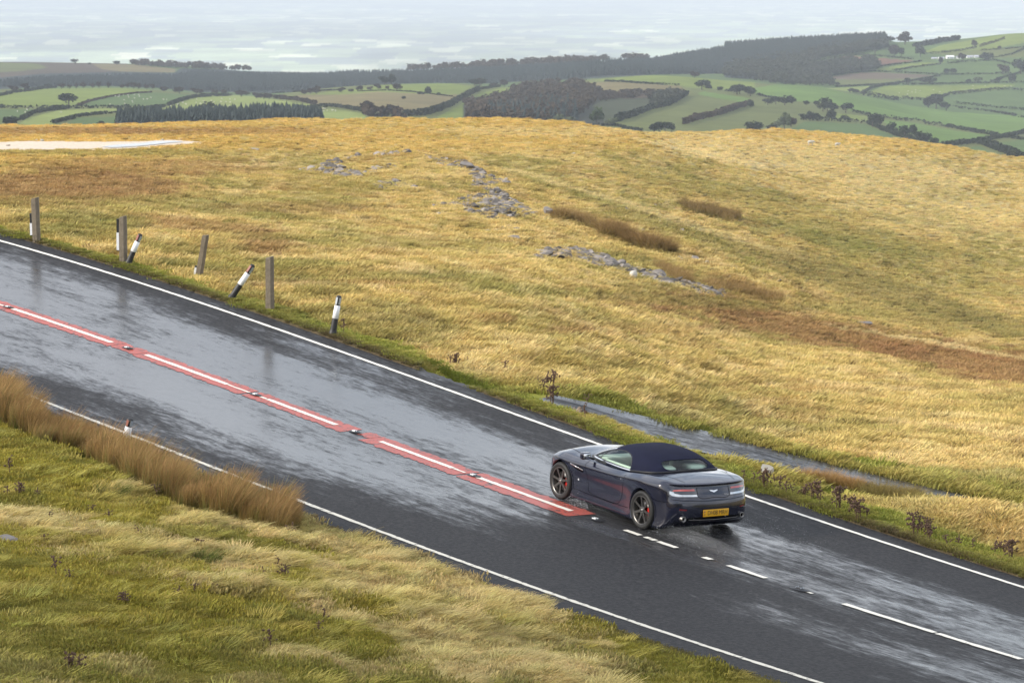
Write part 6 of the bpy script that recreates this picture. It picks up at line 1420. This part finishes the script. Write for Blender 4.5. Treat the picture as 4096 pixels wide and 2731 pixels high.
HG = [('c1', [(-60, 548), (0, 547), (30, 550)], 26, 'dark', 'short dark hedge end at the left edge of the picture'),
      ('c1', [(50, 552), (300, 555), (600, 552), (970, 550)], 28, 'dark', 'long straight dark hedge below the broad lone tree'),
      ('c1', [(200, 662), (300, 605), (420, 580), (640, 556)], 26, 'dark', 'hedge rising diagonally to meet the long straight hedge'),
      ('c1', [(1000, 548), (1150, 546), (1320, 550)], 24, 'dark', 'hedge right after the gap in the long straight hedge'),
      ('c1', [(1190, 582), (1350, 562), (1450, 550), (1550, 540)], 24, 'dark', 'hedge climbing right to the gate of the pale sheep field'),
      ('c1', [(710, 636), (900, 612), (1000, 604), (1300, 600), (1500, 592), (1650, 594)], 24, 'dark', 'wavy hedge above the conifer plantation'),
      ('c1', [(500, 695), (600, 668), (700, 645)], 26, 'dark', 'short thick hedge just behind the moor at the left'),
      ('c1', [(1580, 530), (1700, 485), (1780, 462), (1850, 448), (2000, 438)], 26, 'dark', 'hedge along the upper left of the pale sheep field'),
      ('c1', [(2020, 438), (2180, 432)], 20, 'dark', 'short round hedge on top of the pale sheep field'),
      ('c1', [(900, 472), (1050, 440), (1250, 412), (1430, 402)], 10, 'brown', 'thin brown hedge above the dark green sheep field'),
      ('c1', [(740, 528), (830, 488), (900, 474)], 12, 'brown', 'thin hedge joining the lone tree to the crest hedge'),
      ('c1', [(130, 405), (270, 390), (400, 368), (530, 358)], 20, 'dark', 'dark hedge on the crest at the left'),
      ('c1', [(-60, 440), (0, 436), (120, 408)], 22, 'dark', 'hedge stub at the left edge on the crest'),
      ('c2', [(450, 565), (600, 552), (760, 535), (900, 552), (1070, 585)], 28, 'dark', 'thick hedge around the small pale sheep field'),
      ('c2', [(230, 458), (330, 468), (440, 478), (540, 500), (620, 520)], 30, 'brown', 'brown hedge down the right side of the pale sheep field'),
      ('c2', [(1080, 600), (1150, 625), (1300, 630), (1420, 640)], 85, 'brown', 'tall brown thicket in the dip left of the gully hedge'),
      ('c2', [(1440, 625), (1650, 615), (1800, 570), (1900, 520), (1990, 470), (2080, 420), (2150, 385)], 45, 'dark', 'tall hedge up the gully right of the middle hill'),
      ('c2', [(2150, 375), (2250, 362), (2352, 345)], 16, 'dark', 'low hedge over the crest above the larch wood'),
      ('c2', [(200, 410), (500, 392), (830, 380), (900, 372)], 9, 'dark', 'thin dark hedge along the foot of the forest'),
      ('c2', [(1020, 390), (1300, 382), (1530, 396), (1900, 440)], 5, 'dark', 'very thin fence line hedge across the middle hill'),
      ('c3', [(1110, 272), (1250, 276), (1400, 288), (1750, 308)], 14, 'dark', 'thin hedge below the yellowish crest field in the centre'),
      ('c3', [(1200, 620), (1350, 570), (1500, 515), (1650, 480), (1740, 430), (1810, 392)], 42, 'dark', 'thick dark hedge right of the dark wooded slope'),
      ('c3', [(1780, 640), (1900, 600), (2000, 580), (2100, 552), (2250, 500), (2352, 468)], 40, 'brown', 'thick hedge between the olive fields, leading to the bright green one'),
      ('c3', [(1000, 650), (1200, 650), (1300, 675), (1430, 695)], 16, 'dark', 'hedge curving just behind the moor below the larch wood'),
      ('c4', [(250, 592), (350, 612), (480, 632)], 14, 'dark', 'short hedge at the left tip of the bright green field'),
      ('c4', [(0, 560), (60, 565)], 16, 'dark', 'tiny hedge left of the bright green field trees'),
      ('c4', [(-40, 748), (60, 712), (170, 675)], 32, 'brown', 'brown hedge running up to the small round tree, centre right'),
      ('c4', [(600, 788), (800, 796), (1000, 806), (1130, 820), (1240, 870)], 26, 'dark', 'hedge along the top of the lowest green field'),
      ('c4', [(1240, 870), (1350, 915), (1450, 945), (1560, 990), (1680, 1012)], 34, 'dark', 'hedge under the large dark trees on the diagonal'),
      ('c4', [(1000, 722), (1080, 742), (1150, 758), (1250, 768)], 20, 'dark', 'brown hedge piece linking the hedge corner to the long one'),
      ('c4', [(1250, 775), (1500, 808), (1750, 845), (2000, 892), (2150, 915)], 24, 'dark', 'long hedge along the lower edge of the bright green field'),
      ('c4', [(1660, 1008), (1930, 972), (2100, 945), (2352, 895), (2500, 860)], 30, 'dark', 'broad hedge lane rising to the right edge'),
      ('c4', [(2150, 920), (2352, 945), (2500, 960)], 18, 'dark', 'hedge dropping to the right edge under the hedge lane'),
      ('c4', [(1990, 970), (2120, 1015), (2230, 1060), (2330, 1110), (2400, 1150)], 46, 'dark', 'thick hedge diving behind the moor at the right'),
      ('c4', [(1080, 592), (1200, 612), (1380, 640)], 26, 'dark', 'hedge behind the crest of the bright green field'),
      ('c4', [(1070, 585), (1150, 540), (1250, 518), (1370, 510)], 14, 'dark', 'hedge curving up from the bright field to the sheep field'),
      ('c4', [(1180, 520), (1350, 502), (1500, 478), (1600, 460), (1700, 440)], 12, 'dark', 'diagonal hedge above the far sheep field'),
      ('c4', [(1190, 408), (1400, 418), (1700, 432), (2000, 430), (2250, 424)], 11, 'dark', 'long thin hedge under the bluish field below the farm'),
      ('c4', [(1330, 404), (1500, 374), (1700, 350)], 12, 'dark', 'hedge climbing to the farm from the left'),
      ('c4', [(1750, 345), (1900, 332), (2100, 322), (2180, 335), (2290, 362)], 13, 'dark', 'curved hedge over the field below the farm'),
      ('c4', [(870, 528), (1000, 522), (1200, 512)], 9, 'dark', 'thin hedge behind the bright green field crest'),
      ('c4', [(1400, 510), (1700, 506), (2000, 500), (2352, 492), (2500, 490)], 11, 'dark', 'long level hedge above the far sheep field'),
      ('c4', [(1690, 620), (1760, 592), (1900, 576), (2100, 556), (2200, 548), (2352, 560), (2500, 575)], 18, 'dark', 'dark hedge along the lower edge of the far sheep field'),
      ('c4', [(1390, 622), (1500, 630), (1620, 636)], 20, 'dark', 'hedge at the lower left of the far sheep field'),
      ('c4', [(1800, 658), (1950, 672), (2100, 690), (2352, 712), (2500, 725)], 16, 'dark', 'hedge below the dark green field at the right'),
      ('c4', [(1800, 690), (1950, 708), (2080, 722), (2200, 742), (2290, 760)], 15, 'dark', 'lower of two close hedges above the bright field, right'),
      ('c4', [(2320, 768), (2400, 772)], 16, 'dark', 'hedge stub at the right edge above the bright field'),
      ('c4', [(1200, 372), (1350, 352), (1450, 340), (1550, 326)], 9, 'dark', 'hedge under the red brown ploughed field'),
      ('c4', [(940, 278), (1150, 282), (1300, 296), (1480, 312)], 10, 'dark', 'hedge along the top of the ploughed field'),
      ('c4', [(1560, 275), (1700, 262), (1850, 245), (1980, 222)], 13, 'dark', 'hedge on the slope left of the farm'),
      ('c4', [(2000, 215), (2080, 190), (2200, 152)], 16, 'brown', 'brown hedge climbing to the right skyline'),
      ('c4', [(2000, 245), (2200, 232), (2352, 216), (2500, 200)], 10, 'dark', 'hedge above the farm reaching the right edge'),
      ('c4', [(2100, 302), (2250, 276), (2352, 230), (2500, 170)], 11, 'dark', 'hedge right of the farm, rising to the right'),
      ('c4', [(2090, 490), (2150, 470), (2250, 440), (2352, 410), (2500, 380)], 12, 'dark', 'diagonal hedge right of the hedgerow trees'),
      ('c4', [(1480, 215), (1600, 200), (1700, 178), (1850, 160)], 30, 'dark', 'dark shelter belt on the ridge left of the bare slope'),
      ('c4', [(1180, 405), (1000, 418), (850, 440)], 8, 'dark', 'thin hedge above the brown rough field')]
for c, pts, hh_, kd, lb in HG:
    hedge(c, pts, hh_, kd, lb, y0=(3080 if c == 'c4' and max(p[1] for p in pts) < 560 and min(p[0] for p in pts) > 840 else 1100))

def conifer_mesh(seed):
    r = np.random.default_rng(seed); V = []; Fc = []
    for k in range(9):
        t = k / 9; z = .08 + t * .86; rr = .20 * (1 - t) + .03; n = 6
        for j in range(n):
            a = (j + r.random()) / n * 6.283; b = a + .9; k0 = len(V); q = rr * (.75 + .5 * r.random())
            V += [(0, 0, z + .15), (math.cos(a) * q, math.sin(a) * q, z - .05), (math.cos(b) * q, math.sin(b) * q, z - .05 + .04 * r.random())]; Fc.append((k0, k0 + 1, k0 + 2))
    return np_mesh('conifer', V, Fc, False)
FMI = {}
for nm, c in (('conifer_green', (.042, .056, .054)), ('wood_brown', (.062, .046, .030)), ('wood_dark', (.045, .050, .032))):
    FMI[nm] = foliage_mat(nm, c, .4)
con = lib('conifers', [conifer_mesh(500 + k) for k in range(4)], FMI['conifer_green'])
wdb = lib('brown_crowns', [crown_mesh(520 + k, 150, .085) for k in range(4)], FMI['wood_brown'])
wdd = lib('dark_crowns', [crown_mesh(540 + k, 150, .085) for k in range(4)], FMI['wood_dark'])
def wood(c, poly, n, h0, h1, coll, label, y0=1100, y1=4800, wdt=1.0, name='forest', plan=False):
    P = np.array(T(c, poly))[:, :2]; u = rng.uniform(P[:, 0].min(), P[:, 0].max(), n * 3); v = rng.uniform(P[:, 1].min(), P[:, 1].max(), n * 3); k = inpoly(u, v, [tuple(p) for p in P]); u = u[k][:n]; v = v[k][:n]
    H = hit(u, v, y0, y1); H = H[~np.isnan(H[:, 0])]; n = len(H)
    if not n: return
    hh_ = h0 + (h1 - h0) * rng.random(n); H[:, 2] -= .5; w_ = hh_ * wdt * (.85 + .3 * rng.random(n))
    tag(gn_cloud(name, coll, H, np.stack([w_, w_, hh_], 1), np.ones((n, 3)), rng.integers(0, 4, n), tilt=.03), label, 'wood', kind='stuff')
wood('c1', [(-500, 345), (0, 340), (400, 305), (1150, 285), (1640, 285), (1800, 250), (2352, 262), (2352, 400), (1900, 400), (1500, 360), (1000, 340), (500, 345), (0, 385), (-500, 400)], 6500, 6, 11, con, 'dark blue green conifer forest on the left part of the long ridge', 3330)
wood('c2', [(0, 262), (700, 268), (900, 250), (1400, 238), (2352, 205), (2352, 320), (1750, 312), (1400, 320), (800, 375), (200, 405), (0, 395)], 6500, 6, 11, con, 'dark conifer forest on the middle of the long ridge', 3330)
wood('c3', [(-30, 205), (300, 188), (900, 155), (1230, 130), (1500, 125), (1840, 62), (2200, 5), (2200, 200), (1550, 210), (950, 245), (-30, 285)], 7500, 7, 12, con, 'conifer forest on the right part of the long ridge', 3330)
wood('c4', [(0, 225), (650, 176), (1250, 150), (1275, 165), (1100, 215), (700, 270), (500, 330), (0, 400)], 6500, 9, 13, con, 'conifer forest ending in a square corner on the right ridge', 3330)
wood('c4', [(300, 330), (600, 280), (900, 230), (1250, 205), (1280, 230), (1000, 275), (800, 300), (700, 345), (680, 470), (200, 470), (0, 460), (0, 390)], 620, 9, 14, wdd, 'broadleaf belt below the conifer forest on the right', 3080, 4800, 1.1, 'woodland')
wood('c4', [(650, 430), (700, 380), (850, 355), (1030, 345), (1150, 335), (1200, 400), (1050, 425), (760, 450)], 150, 10, 15, wdd, 'rounded broadleaf copse under the ploughed field', 3080, 4800, 1.1, 'woodland')
wood('c4', [(200, 480), (500, 450), (700, 450), (860, 500), (850, 530), (500, 520)], 110, 8, 12, wdd, 'low copse behind the crest left of the far fields', 3080, 4800, 1.1, 'woodland')
wood('c1', [(1240, 142), (1400, 140), (1700, 165), (2352, 190), (2352, 205), (1700, 180), (1240, 150)], 170, 7, 12, wdb, 'brown broadleaf trees along the left skyline of the forest', 3120, 4800, 1.2, 'woodland')
wood('c2', [(800, 192), (1100, 180), (1500, 172), (1900, 160), (2352, 150), (2352, 175), (1500, 200), (800, 208)], 260, 7, 13, wdb, 'brown broadleaf trees along the middle skyline of the forest', 3120, 4800, 1.2, 'woodland')
wood('c3', [(-20, 140), (500, 122), (900, 100), (1230, 72), (1500, 76), (1500, 92), (1200, 95), (900, 125), (-20, 165)], 240, 7, 13, wdb, 'brown broadleaf trees along the skyline right of the middle', 3120, 4800, 1.2, 'woodland')
wood('c1', [(1110, 730), (1500, 715), (1900, 700), (2352, 680), (2352, 800), (1100, 800)], 620, 9, 13, con, 'left half of the conifer plantation right behind the moor', 1100, 3100, 1.2, 'plantation')
wood('c2', [(0, 675), (300, 665), (480, 680), (680, 720), (660, 780), (0, 790)], 420, 9, 13, con, 'right half of the conifer plantation right behind the moor', 1100, 3100, 1.2, 'plantation')
wood('c3', [(-60, 500), (270, 410), (350, 370), (420, 290), (560, 262), (640, 255), (820, 270), (900, 300), (1020, 380), (1100, 420), (900, 560), (600, 650), (-60, 640)], 620, 7, 12, wdb, 'dense brown larch wood on the knoll in the centre', 1100, 3100, 1.0, 'woodland')
wood('c3', [(100, 560), (500, 480), (800, 480), (900, 600), (600, 650), (100, 640)], 150, 9, 13, con, 'darker conifers low in the larch wood', 1100, 3100, 1.3, 'woodland')
wood('c3', [(900, 400), (1150, 365), (1600, 368), (1700, 400), (1400, 415), (1100, 440)], 130, 3, 6, wdb, 'low reddish brown scrub at the top of the dark slope', 1100, 3100, 1.6, 'scrub')
wood('c3', [(1500, 470), (1560, 400), (1700, 385), (1790, 395), (1700, 460)], 60, 6, 10, wdd, 'trees at the upper right corner of the dark slope', 1100, 3100, 1.1, 'woodland')

# ------------------------------------------------------------------ farm on the right ridge
M_fw = mat('farm_white_wall', (.80, .80, .80), .8); M_fr = mat('farm_grey_roof', (.20, .21, .25), .7); M_fl = mat('farm_pale_roof', (.42, .42, .50), .6); M_fd = mat('farm_opening', (.03, .03, .035), .8)
def barn(c, x_, y_, wpx, hpx, roofm, label, rz_=0.0, name='farm_building'):
    (uu, vv), = T(c, [(x_, y_)]); P = hit(uu, vv, 3080, 4800)[0]
    if np.isnan(P[0]): return
    k = CR[c][2] / F * P[1]; W_ = wpx * k; H_ = hpx * k * .62; D_ = W_ * .45; e = empty(name, (P[0], P[1], P[2] - .5), rz_)
    a = MB(); a.box((0, 0, H_ / 2), (W_, D_, H_)); a.add([(-W_ / 2, -D_ / 2, H_), (-W_ / 2, D_ / 2, H_), (-W_ / 2, 0, H_ * 1.5)], [(0, 1, 2)]); a.add([(W_ / 2, -D_ / 2, H_), (W_ / 2, D_ / 2, H_), (W_ / 2, 0, H_ * 1.5)], [(0, 1, 2)]); a.build('wall', M_fw, e, False)
    a = MB(); o_ = .4
    for sg in (1, -1): a.add([(-W_ / 2 - o_, sg * (D_ / 2 + o_), H_ - .15), (W_ / 2 + o_, sg * (D_ / 2 + o_), H_ - .15), (W_ / 2 + o_, 0, H_ * 1.5 + .12), (-W_ / 2 - o_, 0, H_ * 1.5 + .12)], [(0, 1, 2, 3)])
    a.build('roof', roofm, e, False)
    for q in (-.3, .05, .3): a = MB(); a.box((W_ * q, -D_ / 2 - .02, H_ * .45), (W_ * .09, .06, H_ * .45)); a.build('window' if q != .05 else 'door', M_fd, e, False)
    tag(e, label, 'building', 'farm buildings on the right ridge')
barn('c4', 1770, 306, 60, 30, M_fw, 'whitest long farm building on the right ridge', .2)
barn('c4', 1835, 306, 36, 26, M_fr, 'small farm building right beside the whitest one', -.3)
barn('c4', 1700, 312, 46, 24, M_fl, 'lilac roofed barn left of the whitest farm building', .3)
barn('c4', 1645, 308, 40, 16, M_fl, 'lowest leftmost shed of the farm', 0)
barn('c4', 1925, 300, 50, 24, M_fl, 'bluish barn right of the brown farm tree', .1)
barn('c4', 1985, 298, 50, 24, M_fl, 'rightmost bluish barn of the farm', .1)
# ------------------------------------------------------------------ unseen sun blocker added behind the camera to shade the near bank
M_shade_cloud = mat('shade_cloud_white', (.85, .86, .88), 1.0, spec=0)
bm = bmesh.new(); bmesh.ops.create_icosphere(bm, subdivisions=5, radius=1)
_alt = 420.0; _off = sdir * (_alt / sdir.z)
_c = Vector((-20, -114, -8)) + _off
for v_ in bm.verts:
    p = v_.co; n_ = float(fbm(p.x * 3 + 5, p.y * 3 + p.z * 2, 77, 4)) - .5; k = 1 + .25 * n_
    v_.co = Vector((math.copysign(abs(p.x) ** .6, p.x) * 330 * k, math.copysign(abs(p.y) ** .6, p.y) * 150 * k, p.z * (45 if p.z > 0 else 14) * (1 + n_)))
me_ = bpy.data.meshes.new('shade_cloud'); bm.to_mesh(me_); bm.free(); me_.polygons.foreach_set('use_smooth', [True] * len(me_.polygons))
cl = link('shade_cloud', me_, M_shade_cloud); cl.location = _c; tag(cl, kind='structure')
# ------------------------------------------------------------------ haze
M_haze = bpy.data.materials.new('haze'); M_haze.use_nodes = True; _t = M_haze.node_tree
for n in list(_t.nodes): _t.nodes.remove(n)
_o = _t.nodes.new('ShaderNodeOutputMaterial'); _v = _t.nodes.new('ShaderNodeVolumePrincipled')
_v.inputs['Color'].default_value = (.80, .895, 1, 1); _v.inputs['Density'].default_value = 6.6e-5; _v.inputs['Anisotropy'].default_value = -.15
_t.links.new(_v.outputs[0], _o.inputs['Volume'])
mb = MB(); mb.box((0, 45000, -215), (70000, 95000, 474))
hz = mb.build('haze', M_haze, sm=False); tag(hz, kind='stuff'); tag(hz, 'pale blue haze lying over the valley and the plain', 'haze')
